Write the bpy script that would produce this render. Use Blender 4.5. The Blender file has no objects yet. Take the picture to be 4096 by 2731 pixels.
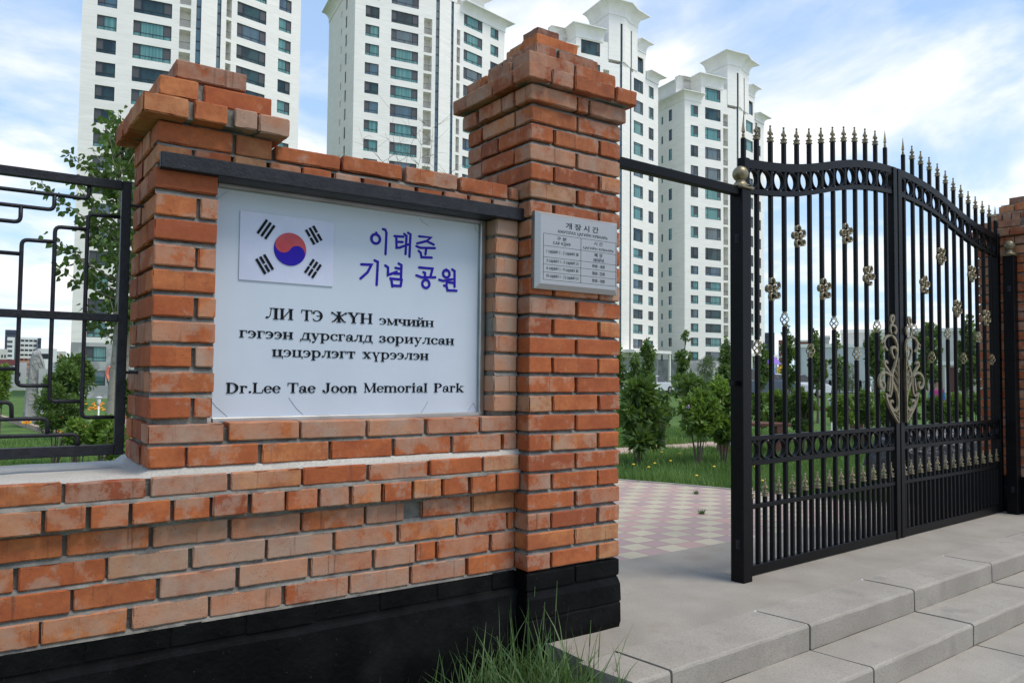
import bpy, math, random
import numpy as np
from mathutils import Vector, Matrix, noise

random.seed(7)
SC = bpy.context.scene
COL = SC.collection
RAD = math.radians

# ------------------------------------------------------------------ camera
FR = 1.522                                   # focal length / half sensor width
YAW, PIT, ROL = RAD(35.1), RAD(2.5), RAD(0.55)
CAM = Vector((-1.969, -2.672, 1.140))
fw = Vector((math.sin(YAW)*math.cos(PIT), math.cos(YAW)*math.cos(PIT), math.sin(PIT)))
r0 = Vector((math.cos(YAW), -math.sin(YAW), 0)); u0 = r0.cross(fw)
rt = r0*math.cos(ROL)+u0*math.sin(ROL); up = -r0*math.sin(ROL)+u0*math.cos(ROL)
cd = bpy.data.cameras.new('camera'); cam = bpy.data.objects.new('camera', cd); COL.objects.link(cam)
cd.sensor_width = 36; cd.lens = 18*FR; cd.clip_start = .05; cd.clip_end = 20000
M = Matrix.Identity(4)
for i in range(3):
    M[i][0] = rt[i]; M[i][1] = up[i]; M[i][2] = -fw[i]; M[i][3] = CAM[i]
cam.matrix_world = M
SC.camera = cam

# ------------------------------------------------------------------ world: sky with clouds
SUN_EL, SUN_AZ = RAD(62), RAD(150)           # azimuth clockwise from +Y (the way into the park)
w = bpy.data.worlds.new('World'); SC.world = w; w.use_nodes = True
nt = w.node_tree; nt.nodes.clear()
def N(t, typ, **kw):
    n = t.nodes.new(typ)
    for k, v in kw.items(): setattr(n, k, v)
    return n
def math_(t, op, a, b=None, c=None, clamp=False):
    n = N(t, 'ShaderNodeMath', operation=op); n.use_clamp = clamp
    for i, v in enumerate((a, b, c)):
        if v is None: continue
        if isinstance(v, (int, float)): n.inputs[i].default_value = v
        else: t.links.new(v, n.inputs[i])
    return n.outputs[0]
def ramp(t, fac, pts):
    n = N(t, 'ShaderNodeValToRGB'); t.links.new(fac, n.inputs[0]); e = n.color_ramp.elements
    while len(e) < len(pts): e.new(.5)
    for i, (p, c) in enumerate(pts):
        e[i].position = p; e[i].color = (c, c, c, 1) if isinstance(c, (int, float)) else (*c, 1)
    return n.outputs[0]
def mix(t, f, a, b, mode='MIX'):
    n = N(t, 'ShaderNodeMix', data_type='RGBA', blend_type=mode)
    for i, v in ((0, f), (6, a), (7, b)):
        if isinstance(v, (int, float)): n.inputs[i].default_value = v
        elif isinstance(v, tuple): n.inputs[i].default_value = (*v, 1)
        else: t.links.new(v, n.inputs[i])
    return n.outputs[2]
SKY = .085
sky = N(nt, 'ShaderNodeTexSky', sky_type='NISHITA'); sky.sun_disc = False
sky.sun_elevation = SUN_EL; sky.sun_rotation = SUN_AZ; sky.altitude = 1350; sky.air_density = 1.0; sky.dust_density = .7; sky.ozone_density = 1.6
tc = N(nt, 'ShaderNodeTexCoord'); sp = N(nt, 'ShaderNodeSeparateXYZ'); nt.links.new(tc.outputs['Generated'], sp.inputs[0])
zz = math_(nt, 'MAXIMUM', sp.outputs[2], 0.0); den = math_(nt, 'ADD', zz, .16)
cx = math_(nt, 'DIVIDE', sp.outputs[0], den); cy = math_(nt, 'DIVIDE', sp.outputs[1], den)
cb = N(nt, 'ShaderNodeCombineXYZ'); nt.links.new(cx, cb.inputs[0]); nt.links.new(cy, cb.inputs[1]); cb.inputs[2].default_value = 5.3
n1 = N(nt, 'ShaderNodeTexNoise'); n1.inputs['Scale'].default_value = 1.25; n1.inputs['Detail'].default_value = 9; n1.inputs['Roughness'].default_value = .56; n1.inputs['Distortion'].default_value = .35
n2 = N(nt, 'ShaderNodeTexNoise'); n2.inputs['Scale'].default_value = 3.1; n2.inputs['Detail'].default_value = 6
for n in (n1, n2): nt.links.new(cb.outputs[0], n.inputs[0])
cov = math_(nt, 'MULTIPLY_ADD', zz, -.30, .085)                       # more cloud low down
mval = math_(nt, 'ADD', n1.outputs[0], cov)
mask = ramp(nt, mval, [(.45, 0.0), (.52, .30), (.62, 1.0)])
shade = ramp(nt, n2.outputs[0], [(.3, (.74, .82, .93)), (.55, (1.0, 1.0, 1.0))])
cl = N(nt, 'ShaderNodeVectorMath', operation='SCALE'); nt.links.new(shade, cl.inputs[0]); cl.inputs[3].default_value = .92/SKY
lift = N(nt, 'ShaderNodeVectorMath', operation='SCALE'); nt.links.new(sky.outputs[0], lift.inputs[0]); lift.inputs[3].default_value = 1.75
hz = ramp(nt, zz, [(0.0, .75), (.6, .45)])
veil = mix(nt, hz, lift.outputs[0], (.46/SKY, .66/SKY, .95/SKY))      # thin bright veil below the clouds
skc = mix(nt, mask, veil, cl.outputs[0])
bg = N(nt, 'ShaderNodeBackground'); bg.inputs[1].default_value = SKY; nt.links.new(skc, bg.inputs[0])
wo = N(nt, 'ShaderNodeOutputWorld'); nt.links.new(bg.outputs[0], wo.inputs[0])

# ------------------------------------------------------------------ sun (veiled by thin cloud)
sd = bpy.data.lights.new('sun', 'SUN'); sd.energy = 2.3; sd.angle = RAD(24); sd.color = (1, .93, .83)
so = bpy.data.objects.new('sun', sd); COL.objects.link(so)
sdir = Vector((math.sin(SUN_AZ)*math.cos(SUN_EL), math.cos(SUN_AZ)*math.cos(SUN_EL), math.sin(SUN_EL)))
so.rotation_euler = sdir.to_track_quat('Z', 'Y').to_euler(); so.location = (0, 0, 60)
SC.view_settings.view_transform = 'Standard'; SC.view_settings.look = 'None'; SC.view_settings.gamma = 1
SC.view_settings.exposure = 0.36

# ------------------------------------------------------------------ helpers
def ray(px, py):                             # px, py: picture coordinates in a 2352 x 1568 frame
    c = Vector(((px*1.7415-2048)/2048/FR, -(py*1.7415-1365.5)/2048/FR, 1))
    return rt*c.x+up*c.y+fw*c.z
def at(px, py, d):                           # the point seen there at horizontal distance d
    r = ray(px, py); return CAM+r*(d/math.hypot(r.x, r.y))
def gz(x, y):                                # ground height: the park falls away gently at the back
    t = min(1, max(0, (y-28)/70)); return -2.2*t*t*(3-2*t)
def tag(o, label=None, cat=None, group=None, kind=None):
    if label: o['label'] = label
    if cat: o['category'] = cat
    if group: o['group'] = group
    if kind: o['kind'] = kind
    return o
def empty(name, loc=(0, 0, 0), rz=0, label=None, cat=None, group=None):
    o = bpy.data.objects.new(name, None); COL.objects.link(o); o.location = loc; o.rotation_euler = (0, 0, rz); o.empty_display_size = .1
    return tag(o, label, cat, group)
def link(name, me, parent=None, loc=None, rz=None):
    o = bpy.data.objects.new(name, me); COL.objects.link(o)
    if parent: o.parent = parent
    if loc is not None: o.location = loc
    if rz is not None: o.rotation_euler = (0, 0, rz)
    return o
def copy_tree(o, parent=None):
    c = o.copy(); COL.objects.link(c)
    if parent: c.parent = parent
    for ch in list(o.children): copy_tree(ch, c)
    return c

class MB:
    def __init__(s): s.v = []; s.f = []; s.t = []; s.mi = []
    def add(s, vs, fs, t=None, mi=0):
        b = len(s.v); s.v += [tuple(p) for p in vs]; s.f += [tuple(i+b for i in f) for f in fs]
        s.mi += [mi]*len(fs)
        s.t += [t if t is not None else (1, 1, 1)]*len(vs)
        return b
    def box(s, x0, x1, y0, y1, z0, z1, t=None, mi=0, m=None):
        vs = [Vector((x, y, z)) for x in (x0, x1) for y in (y0, y1) for z in (z0, z1)]
        if m: vs = [m @ v for v in vs]
        s.add(vs, [(0, 1, 3, 2), (4, 6, 7, 5), (0, 4, 5, 1), (2, 3, 7, 6), (0, 2, 6, 4), (1, 5, 7, 3)], t, mi)
    def bbox(s, x0, x1, y0, y1, z0, z1, b=.004, t=None, m=None):      # box with all edges chamfered
        c = Vector(((x0+x1)/2, (y0+y1)/2, (z0+z1)/2)); h = Vector(((x1-x0)/2, (y1-y0)/2, (z1-z0)/2))
        vs = []; idx = {}
        for a in range(3):
            for sg in (-1, 1):
                for p in (-1, 1):
                    for q in (-1, 1):
                        k = [0, 0, 0]; o1, o2 = (a+1) % 3, (a+2) % 3
                        k[a] = sg*h[a]; k[o1] = p*(h[o1]-b); k[o2] = q*(h[o2]-b)
                        sgn = [0, 0, 0]; sgn[a] = sg; sgn[o1] = p; sgn[o2] = q
                        idx[(a, tuple(sgn))] = len(vs); vs.append(c+Vector(k))
        fs = []
        for a in range(3):
            o1, o2 = (a+1) % 3, (a+2) % 3
            for sg in (-1, 1):
                q = []
                for p1, p2 in ((-1, -1), (1, -1), (1, 1), (-1, 1)):
                    g = [0, 0, 0]; g[a] = sg; g[o1] = p1; g[o2] = p2; q.append(idx[(a, tuple(g))])
                fs.append(q)
            for s1 in (-1, 1):
                for s2 in (-1, 1):
                    q = []
                    for ax, e in ((o1, -1), (o1, 1), (o2, 1), (o2, -1)):
                        g = [0, 0, 0]; g[a] = e; g[o1] = s1; g[o2] = s2; q.append(idx[(ax, tuple(g))])
                    fs.append(q)
        for g in [(a, b_, c_) for a in (-1, 1) for b_ in (-1, 1) for c_ in (-1, 1)]:
            fs.append([idx[(a, g)] for a in range(3)])
        if m: vs = [m @ v for v in vs]
        s.add(vs, fs, t)
    def tube(s, path, r, n=6, closed=False, t=None, caps=True, flat=None):
        P = [Vector(p) for p in path]; k = len(P); rings = []
        rr = r if isinstance(r, (list, tuple)) else [r]*k
        prev = None
        for i in range(k):
            a = P[i-1] if (i > 0 or closed) else P[i]; b = P[(i+1) % k] if (i < k-1 or closed) else P[i]
            d = (b-a)
            if d.length < 1e-9: d = Vector((0, 0, 1))
            d.normalize()
            if prev is None:
                e = Vector((0, 0, 1)) if abs(d.z) < .9 else Vector((1, 0, 0))
                x = d.cross(e).normalized()
            else:
                x = prev-d*prev.dot(d)
                x = x.normalized() if x.length > 1e-6 else d.cross(Vector((.3, .5, .8))).normalized()
            prev = x; y = d.cross(x)
            rings.append([P[i]+x*(rr[i]*math.cos(2*math.pi*j/n+.3926))+y*(rr[i]*math.sin(2*math.pi*j/n+.3926)) for j in range(n)])
        vs = [p for g in rings for p in g]; fs = []
        for i in range(k if closed else k-1):
            for j in range(n):
                fs.append((i*n+j, i*n+(j+1) % n, ((i+1) % k)*n+(j+1) % n, ((i+1) % k)*n+j))
        if caps and not closed: fs += [tuple(range(n))[::-1], tuple((k-1)*n+j for j in range(n))]
        s.add(vs, fs, t)
    def lathe(s, c, prof, n=10, t=None, rot=0, sy=1):
        c = Vector(c); vs = []; fs = []
        for r, z in prof:
            for j in range(n):
                a = 2*math.pi*j/n+rot; vs.append(c+Vector((r*math.cos(a), r*math.sin(a)*sy, z)))
        for i in range(len(prof)-1):
            for j in range(n): fs.append((i*n+j, i*n+(j+1) % n, (i+1)*n+(j+1) % n, (i+1)*n+j))
        fs += [tuple(range(n))[::-1], tuple((len(prof)-1)*n+j for j in range(n))]
        s.add(vs, fs, t)
    def poly(s, pts, f0, f1, t=None):                                  # extrude a 2D outline; f0, f1 map (a, b) to 3D
        n = len(pts); vs = [f0(*p) for p in pts]+[f1(*p) for p in pts]
        s.add(vs, [tuple(range(n)), tuple(range(2*n-1, n-1, -1))]+[(i, (i+1) % n, n+(i+1) % n, n+i) for i in range(n)], t)
    def sphere(s, c, r, n=10, m=6, t=None, sq=(1, 1, 1)):
        c = Vector(c); vs = []
        for i in range(m+1):
            a = math.pi*i/m
            for j in range(n):
                b = 2*math.pi*j/n; vs.append(c+Vector((r*math.sin(a)*math.cos(b)*sq[0], r*math.sin(a)*math.sin(b)*sq[1], r*math.cos(a)*sq[2])))
        s.add(vs, [(i*n+j, (i+1)*n+j, (i+1)*n+(j+1) % n, i*n+(j+1) % n) for i in range(m) for j in range(n)], t)
    def mesh(s, name, mats, smooth=False, tint=False):
        me = bpy.data.meshes.new(name); me.from_pydata(s.v, [], s.f)
        mats = mats if isinstance(mats, (list, tuple)) else [mats]
        for m in mats: me.materials.append(m)
        if len(mats) > 1: me.polygons.foreach_set('material_index', s.mi)
        if smooth: me.polygons.foreach_set('use_smooth', [True]*len(me.polygons))
        if tint:
            ca = me.color_attributes.new('tint', 'FLOAT_COLOR', 'POINT')
            ca.data.foreach_set('color', np.array([(*t, 1) for t in s.t], dtype=np.float32).ravel())
        me.update(); return me
    def build(s, name, mats, parent=None, smooth=False, tint=False, loc=None, rz=None):
        return link(name, s.mesh(name, mats, smooth, tint), parent, loc, rz)

# ------------------------------------------------------------------ materials
def newmat(name):
    m = bpy.data.materials.new(name); m.use_nodes = True; t = m.node_tree; t.nodes.clear()
    o = N(t, 'ShaderNodeOutputMaterial'); b = N(t, 'ShaderNodeBsdfPrincipled'); t.links.new(b.outputs[0], o.inputs[0])
    return m, t, b
def tex(t, kind='Noise', scale=5, detail=4, vec=None, rough=.55):
    n = N(t, 'ShaderNodeTex'+kind); n.inputs['Scale'].default_value = scale
    if kind == 'Noise': n.inputs['Detail'].default_value = detail; n.inputs['Roughness'].default_value = rough
    if vec is None:
        g = N(t, 'ShaderNodeTexCoord'); vec = g.outputs['Object']
    t.links.new(vec, n.inputs['Vector']); return n
def bump(t, b, h, strength=.3, dist=.004):
    n = N(t, 'ShaderNodeBump'); n.inputs['Strength'].default_value = strength; n.inputs['Distance'].default_value = dist
    t.links.new(h, n.inputs['Height']); t.links.new(n.outputs[0], b.inputs['Normal'])
def setc(t, sock, v):
    if isinstance(v, tuple): sock.default_value = (*v, 1)
    elif isinstance(v, (int, float)): sock.default_value = v
    else: t.links.new(v, sock)
def mat(name, col, rough=.6, metal=0, col2=None, ns=6, lo=.35, hi=.65, bs=None, bst=.3, bd=.004, spec=.5, tint=False):
    m, t, b = newmat(name); c = col
    if col2:
        n = tex(t, 'Noise', ns, 6); c = mix(t, ramp(t, n.outputs[0], [(lo, 0.0), (hi, 1.0)]), col, col2)
    if tint:
        a = N(t, 'ShaderNodeAttribute', attribute_name='tint'); c = mix(t, 1.0, c, a.outputs[0], 'MULTIPLY')
    setc(t, b.inputs['Base Color'], c); b.inputs['Roughness'].default_value = rough; b.inputs['Metallic'].default_value = metal
    b.inputs['Specular IOR Level'].default_value = spec
    if bs: bump(t, b, tex(t, 'Noise', bs, 5).outputs[0], bst, bd)
    return m

def brick_mat():
    m, t, b = newmat('brick')
    a = N(t, 'ShaderNodeAttribute', attribute_name='tint'); s = N(t, 'ShaderNodeSeparateColor'); t.links.new(a.outputs[0], s.inputs[0])
    g = N(t, 'ShaderNodeTexCoord'); ob = g.outputs['Object']
    base = ramp(t, s.outputs[0], [(0, (.25, .070, .034)), (.3, (.39, .105, .036)), (.6, (.48, .140, .046)), (.85, (.51, .19, .07)), (1, (.47, .24, .115))])
    sh = N(t, 'ShaderNodeVectorMath', operation='ADD'); t.links.new(ob, sh.inputs[0]); t.links.new(a.outputs[0], sh.inputs[1])
    big = tex(t, 'Noise', 11, 5, sh.outputs[0]); c = mix(t, ramp(t, big.outputs[0], [(.40, .0), (.62, .65)]), base, (.31, .072, .026))
    fine = tex(t, 'Noise', 60, 4, sh.outputs[0]); c = mix(t, ramp(t, fine.outputs[0], [(.35, .25), (.65, 0.0)]), c, (.16, .05, .03))
    # mortar smears and lime bloom
    smn = tex(t, 'Noise', 9, 9, sh.outputs[0], .70); th = math_(t, 'MULTIPLY_ADD', s.outputs[1], .30, smn.outputs[0])
    sm2 = tex(t, 'Noise', 5, 3, sh.outputs[0]); smc = mix(t, ramp(t, sm2.outputs[0], [(.42, 0.0), (.58, 1.0)]), (.43, .235, .15), (.37, .27, .205)); c = mix(t, ramp(t, th, [(.585, 0.0), (.64, .45), (.82, .82)]), c, smc)
    # dark streaks running down the face
    mp = N(t, 'ShaderNodeMapping'); mp.inputs['Scale'].default_value = (55, 55, 3); t.links.new(sh.outputs[0], mp.inputs[0])
    stk = tex(t, 'Noise', 1, 3, mp.outputs[0]); c = mix(t, ramp(t, stk.outputs[0], [(.64, 0.0), (.74, .55)]), c, (.10, .045, .03))
    # pits
    vo = tex(t, 'Voronoi', 110, vec=sh.outputs[0]); pk = tex(t, 'Noise', 14, 2, sh.outputs[0])
    pit = math_(t, 'MULTIPLY', ramp(t, vo.outputs[0], [(.10, 1.0), (.2, 0.0)]), ramp(t, pk.outputs[0], [(.5, 0.0), (.6, 1.0)]))
    c = mix(t, math_(t, 'MULTIPLY', pit, .8), c, (.05, .02, .015))
    # soot (blue channel)
    c = mix(t, math_(t, 'MULTIPLY', s.outputs[2], ramp(t, smn.outputs[0], [(.35, 1.0), (.65, .3)])), c, (.055, .035, .028))
    t.links.new(c, b.inputs['Base Color']); b.inputs['Roughness'].default_value = .88; b.inputs['Specular IOR Level'].default_value = .25
    h = math_(t, 'SUBTRACT', math_(t, 'MULTIPLY_ADD', fine.outputs[0], .6, smn.outputs[0]), pit); bump(t, b, h, .45, .004)
    return m
BRICK = brick_mat()
MORTAR = mat('mortar', (.25, .23, .20), .95, col2=(.12, .113, .103), ns=11, bs=70, bst=.9, bd=.008, spec=.2)
def paint_mat():
    m, t, b = newmat('black_masonry_paint')
    n = tex(t, 'Noise', 7, 6); c = mix(t, ramp(t, n.outputs[0], [(.4, 0.0), (.75, 1.0)]), (.0028, .0029, .003), (.0075, .0076, .0082))
    sp_ = tex(t, 'Noise', 90, 2); c = mix(t, ramp(t, sp_.outputs[0], [(.70, 0.0), (.76, .4)]), c, (.06, .06, .06)); st2 = tex(t, 'Noise', 2.2, 6); c = mix(t, ramp(t, st2.outputs[0], [(.56, 0.0), (.70, .30)]), c, (.030, .030, .031))
    t.links.new(c, b.inputs['Base Color']); b.inputs['Roughness'].default_value = .5; b.inputs['Specular IOR Level'].default_value = .09
    bump(t, b, tex(t, 'Noise', 45, 5).outputs[0], .5, .006); return m
PAINT = paint_mat()
IRON = mat('black_iron_paint', (.0030, .0031, .0036), .40, col2=(.005, .0051, .006), ns=30, bs=120, bst=.35, bd=.002, spec=.13)
IRONR = mat('rough_black_iron', (.0075, .008, .011), .5, col2=(.016, .017, .022), ns=25, bs=80, bst=.8, bd=.003, spec=.3)
GOLD = mat('gold_paint', (.27, .225, .135), .42, .6, col2=(.17, .14, .085), ns=35, bs=90, bst=.3, bd=.002)
STEEL = mat('stainless_steel', (.46, .46, .45), .3, .95, col2=(.33, .32, .30), ns=5)
def plate_mat():
    m, t, b = newmat('brushed_plate'); g = N(t, 'ShaderNodeTexCoord'); mp = N(t, 'ShaderNodeMapping'); mp.inputs['Scale'].default_value = (4, 4, 400)
    t.links.new(g.outputs['Object'], mp.inputs[0]); n = tex(t, 'Noise', 1, 3, mp.outputs[0])
    t.links.new(mix(t, n.outputs[0], (.33, .33, .325), (.42, .42, .415)), b.inputs['Base Color']); b.inputs['Metallic'].default_value = .85
    t.links.new(ramp(t, n.outputs[0], [(.3, .34), (.7, .44)]), b.inputs['Roughness']); return m
PLATE = plate_mat()
SIGNW = mat('sign_white', (.515, .565, .635), .42, col2=(.48, .53, .60), ns=3, spec=.25)
FLAGW = mat('flag_acrylic', (.56, .585, .70), .16, col2=(.48, .50, .63), ns=6, spec=.5)
INK = mat('black_acrylic', (.005, .0055, .008), .45, spec=.12)
BLUE = mat('blue_acrylic', (.022, .010, .30), .45, spec=.12)
RED = mat('red_acrylic', (.40, .028, .035), .2, col2=(.46, .06, .065), ns=14, spec=.35)
ENGR = mat('engraved_black', (.012, .012, .016), .6, spec=.1)
def conc(name, a, b_, stain=(.16, .15, .135)):
    m, t, b = newmat(name); n = tex(t, 'Noise', 3, 8); c = mix(t, ramp(t, n.outputs[0], [(.35, 0.0), (.65, 1.0)]), a, b_)
    f = tex(t, 'Noise', 140, 3); c = mix(t, ramp(t, f.outputs[0], [(.36, .6), (.52, 0.0)]), c, tuple(x*.62 for x in a))
    v = tex(t, 'Voronoi', 38); k = tex(t, 'Noise', 9, 2)
    sp_ = math_(t, 'MULTIPLY', ramp(t, v.outputs[0], [(.08, 1.0), (.13, 0.0)]), ramp(t, k.outputs[0], [(.52, 0.0), (.6, 1.0)])); c = mix(t, math_(t, 'MULTIPLY', sp_, .7), c, (.08, .075, .07))
    s_ = tex(t, 'Noise', 4.5, 5); c = mix(t, ramp(t, s_.outputs[0], [(.58, 0.0), (.72, .45)]), c, stain)
    t.links.new(c, b.inputs['Base Color']); b.inputs['Roughness'].default_value = .92; b.inputs['Specular IOR Level'].default_value = .25
    bump(t, b, f.outputs[0], .45, .004); return m
CONC = conc('concrete', (.33, .31, .275), (.27, .25, .225), (.20, .19, .17))
SCREED = conc('cement_screed', (.50, .47, .42), (.42, .395, .35), (.30, .28, .25))
SLAB = conc('landing_concrete', (.335, .300, .250), (.270, .242, .203), (.25, .205, .145))
CURBS = conc('step_concrete', (.355, .322, .272), (.285, .256, .217), (.15, .143, .130))
def tile_mat():
    m, t, b = newmat('paving_tiles'); g = N(t, 'ShaderNodeTexCoord'); mp = N(t, 'ShaderNodeMapping'); t.links.new(g.outputs['Object'], mp.inputs[0])
    mp.inputs['Location'].default_value = (0, -.93*1/.158, 0); mp.inputs['Scale'].default_value = (1/.185, 1/.158, 1)
    s = N(t, 'ShaderNodeSeparateXYZ'); t.links.new(mp.outputs[0], s.inputs[0])
    fx = math_(t, 'FLOOR', s.outputs[0]); fy = math_(t, 'FLOOR', s.outputs[1]); par = math_(t, 'MODULO', math_(t, 'ADD', math_(t, 'ADD', fx, fy), 1000), 2)
    wn = N(t, 'ShaderNodeTexWhiteNoise', noise_dimensions='2D'); cb_ = N(t, 'ShaderNodeCombineXYZ'); t.links.new(fx, cb_.inputs[0]); t.links.new(fy, cb_.inputs[1]); t.links.new(cb_.outputs[0], wn.inputs[0])
    pk = ramp(t, wn.outputs[0], [(.0, (.38, .265, .25)), (.55, (.41, .285, .265)), (.8, (.47, .30, .26)), (1, (.345, .255, .25))]); yl = ramp(t, wn.outputs[0], [(0, (.44, .385, .285)), (1, (.50, .435, .32))])
    c = mix(t, par, yl, pk)
    def edge(v):
        f = math_(t, 'FRACT', v); return math_(t, 'MINIMUM', f, math_(t, 'SUBTRACT', 1.0, f))
    e = math_(t, 'MINIMUM', edge(s.outputs[0]), edge(s.outputs[1])); jn = ramp(t, e, [(.008, 1.0), (.022, 0.0)])
    c = mix(t, math_(t, 'MULTIPLY', jn, .75), c, (.17, .14, .10)); n = tex(t, 'Noise', 4, 6); c = mix(t, ramp(t, n.outputs[0], [(.5, 0.0), (.75, .5)]), c, (.30, .27, .22))
    n2_ = tex(t, 'Noise', 150, 2); c = mix(t, ramp(t, n2_.outputs[0], [(.35, .3), (.5, 0.0)]), c, (.2, .17, .14))
    t.links.new(c, b.inputs['Base Color']); b.inputs['Roughness'].default_value = .9; b.inputs['Specular IOR Level'].default_value = .25
    bump(t, b, math_(t, 'SUBTRACT', math_(t, 'MULTIPLY', n2_.outputs[0], .2), jn), .5, .004); return m
TILES = tile_mat()
PINK = mat('pink_path', (.46, .33, .26), .95, col2=(.38, .28, .22), ns=3, bs=30)
SOIL = mat('soil', (.10, .075, .05), 1, col2=(.055, .04, .028), ns=20, bs=50, bst=1, bd=.01)
LAWN = mat('lawn_soil', (.11, .185, .05), 1, col2=(.07, .125, .035), ns=1.6, bs=60, bst=1, bd=.02, spec=.1)
def leaf_mat(name, c1, c2, tr=.35, rough=.45):
    m = bpy.data.materials.new(name); m.use_nodes = True; t = m.node_tree; t.nodes.clear()
    o = N(t, 'ShaderNodeOutputMaterial'); b = N(t, 'ShaderNodeBsdfPrincipled'); tl = N(t, 'ShaderNodeBsdfTranslucent'); mx = N(t, 'ShaderNodeMixShader')
    a = N(t, 'ShaderNodeAttribute', attribute_name='tint'); s = N(t, 'ShaderNodeSeparateColor'); t.links.new(a.outputs[0], s.inputs[0])
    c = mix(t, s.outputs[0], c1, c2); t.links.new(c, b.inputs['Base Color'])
    t.links.new(mix(t, .5, c, (.22, .34, .03)), tl.inputs[0]); b.inputs['Roughness'].default_value = rough; b.inputs['Specular IOR Level'].default_value = .4
    mx.inputs[0].default_value = tr; t.links.new(b.outputs[0], mx.inputs[1]); t.links.new(tl.outputs[0], mx.inputs[2]); t.links.new(mx.outputs[0], o.inputs[0]); return m
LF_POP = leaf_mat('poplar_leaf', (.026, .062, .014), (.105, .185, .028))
LF_MAP = leaf_mat('maple_leaf', (.055, .10, .03), (.15, .235, .06))
LF_BUSH = leaf_mat('shrub_leaf', (.060, .125, .020), (.20, .31, .05))
LF_DARK = leaf_mat('dark_shrub_leaf', (.042, .092, .024), (.13, .21, .045))
LF_FEA = leaf_mat('feathery_leaf', (.075, .11, .055), (.14, .19, .10))
GRASS = leaf_mat('grass_blade', (.07, .15, .035), (.20, .32, .085), .3, .6)
GRASS2 = leaf_mat('tall_grass_blade', (.04, .10, .028), (.14, .22, .075), .3, .5)
BARK = mat('pale_bark', (.33, .30, .24), .9, col2=(.15, .13, .10), ns=14, lo=.5, hi=.72, bs=40, bst=.6)
TWIG = mat('grey_twig', (.12, .095, .07), .9)
# ================================================================== bricks
def brick(mb, x0, x1, y0, y1, z0, z1, pale=.4, soot=0.0, hue=None, rough=1.0, m=None):
    rnd = random.random
    tnt = (min(1, max(0, hue if hue is not None else random.gauss(.55, .22))), max(0, pale+random.uniform(-.35, .35)), soot*random.uniform(.4, 1.2))
    # slight misalignment of each brick
    dx, dy, dz = (random.uniform(-.0025, .0025) for _ in range(3)); tw = random.uniform(-.012, .012); tl = random.uniform(-.008, .008)*.6
    def cuts(a, b, step):
        L = b-a; e = min(.0045, L*.2); n = max(1, round((L-2*e)/step)); return [a]+[a+e+(L-2*e)*i/n for i in range(n+1)]+[b]
    X = cuts(x0, x1, .016); Y = cuts(y0, y1, .03); Z = cuts(z0, z1, .014)
    nx, ny, nz = len(X)-1, len(Y)-1, len(Z)-1; idx = {}; vs = []
    o = Vector((rnd()*50, rnd()*50, rnd()*50)); cx, cy, cz = (x0+x1)/2, (y0+y1)/2, (z0+z1)/2
    chip = random.uniform(.25, .5)
    for i in range(nx+1):
        for j in range(ny+1):
            for k in range(nz+1):
                ex = (i == 0)-(i == nx); ey = (j == 0)-(j == ny); ez = (k == 0)-(k == nz); e = abs(ex)+abs(ey)+abs(ez)
                if e == 0: continue
                p = Vector((X[i], Y[j], Z[k])); q = p+o
                if e >= 2:
                    nv = noise.noise(q*34); c = .0009+(.0042 if ez > -1 else .0026)*rough*max(0, nv+.12)
                    n2_ = noise.noise(q*11+Vector((7, 3, 1)))
                    if n2_ > chip: c += .032*rough*(n2_-chip)
                    if ez == 1: c *= 1.35
                    p += Vector((ex*c, ey*c, ez*c))
                    if e == 3: p += Vector((ex, ey, ez))*.0012
                else:
                    p += Vector((ex, ey, ez))*(.0013*rough*noise.noise(q*15)+.0004*noise.noise(q*60))
                r = p-Vector((cx, cy, cz)); p = Vector((p.x-r.y*tw+dx, p.y+r.x*tw+dy, p.z+r.x*tl+dz))
                idx[i, j, k] = len(vs); vs.append(m @ p if m else p)
    fs = []
    for i in range(nx):
        for k in range(nz):
            fs.append((idx[i, 0, k], idx[i+1, 0, k], idx[i+1, 0, k+1], idx[i, 0, k+1])); fs.append((idx[i, ny, k], idx[i, ny, k+1], idx[i+1, ny, k+1], idx[i+1, ny, k]))
        for j in range(ny):
            fs.append((idx[i, j, 0], idx[i, j+1, 0], idx[i+1, j+1, 0], idx[i+1, j, 0])); fs.append((idx[i, j, nz], idx[i+1, j, nz], idx[i+1, j+1, nz], idx[i, j+1, nz]))
    for j in range(ny):
        for k in range(nz):
            fs.append((idx[0, j, k], idx[0, j, k+1], idx[0, j+1, k+1], idx[0, j+1, k])); fs.append((idx[nx, j, k], idx[nx, j+1, k], idx[nx, j+1, k+1], idx[nx, j, k+1]))
    mb.add(vs, fs, tnt)
def course(mb, xs, y0, y1, z0, z1, gap=.014, **kw):                  # bricks between the given joints
    for a, b in zip(xs[:-1], xs[1:]):
        hole = kw.get('hole')
        if hole and a < hole < b: continue
        brick(mb, a+gap/2, b-gap/2, y0, y1, z0, z1+random.uniform(-.002, .002), **{k: v for k, v in kw.items() if k != 'hole'})
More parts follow.
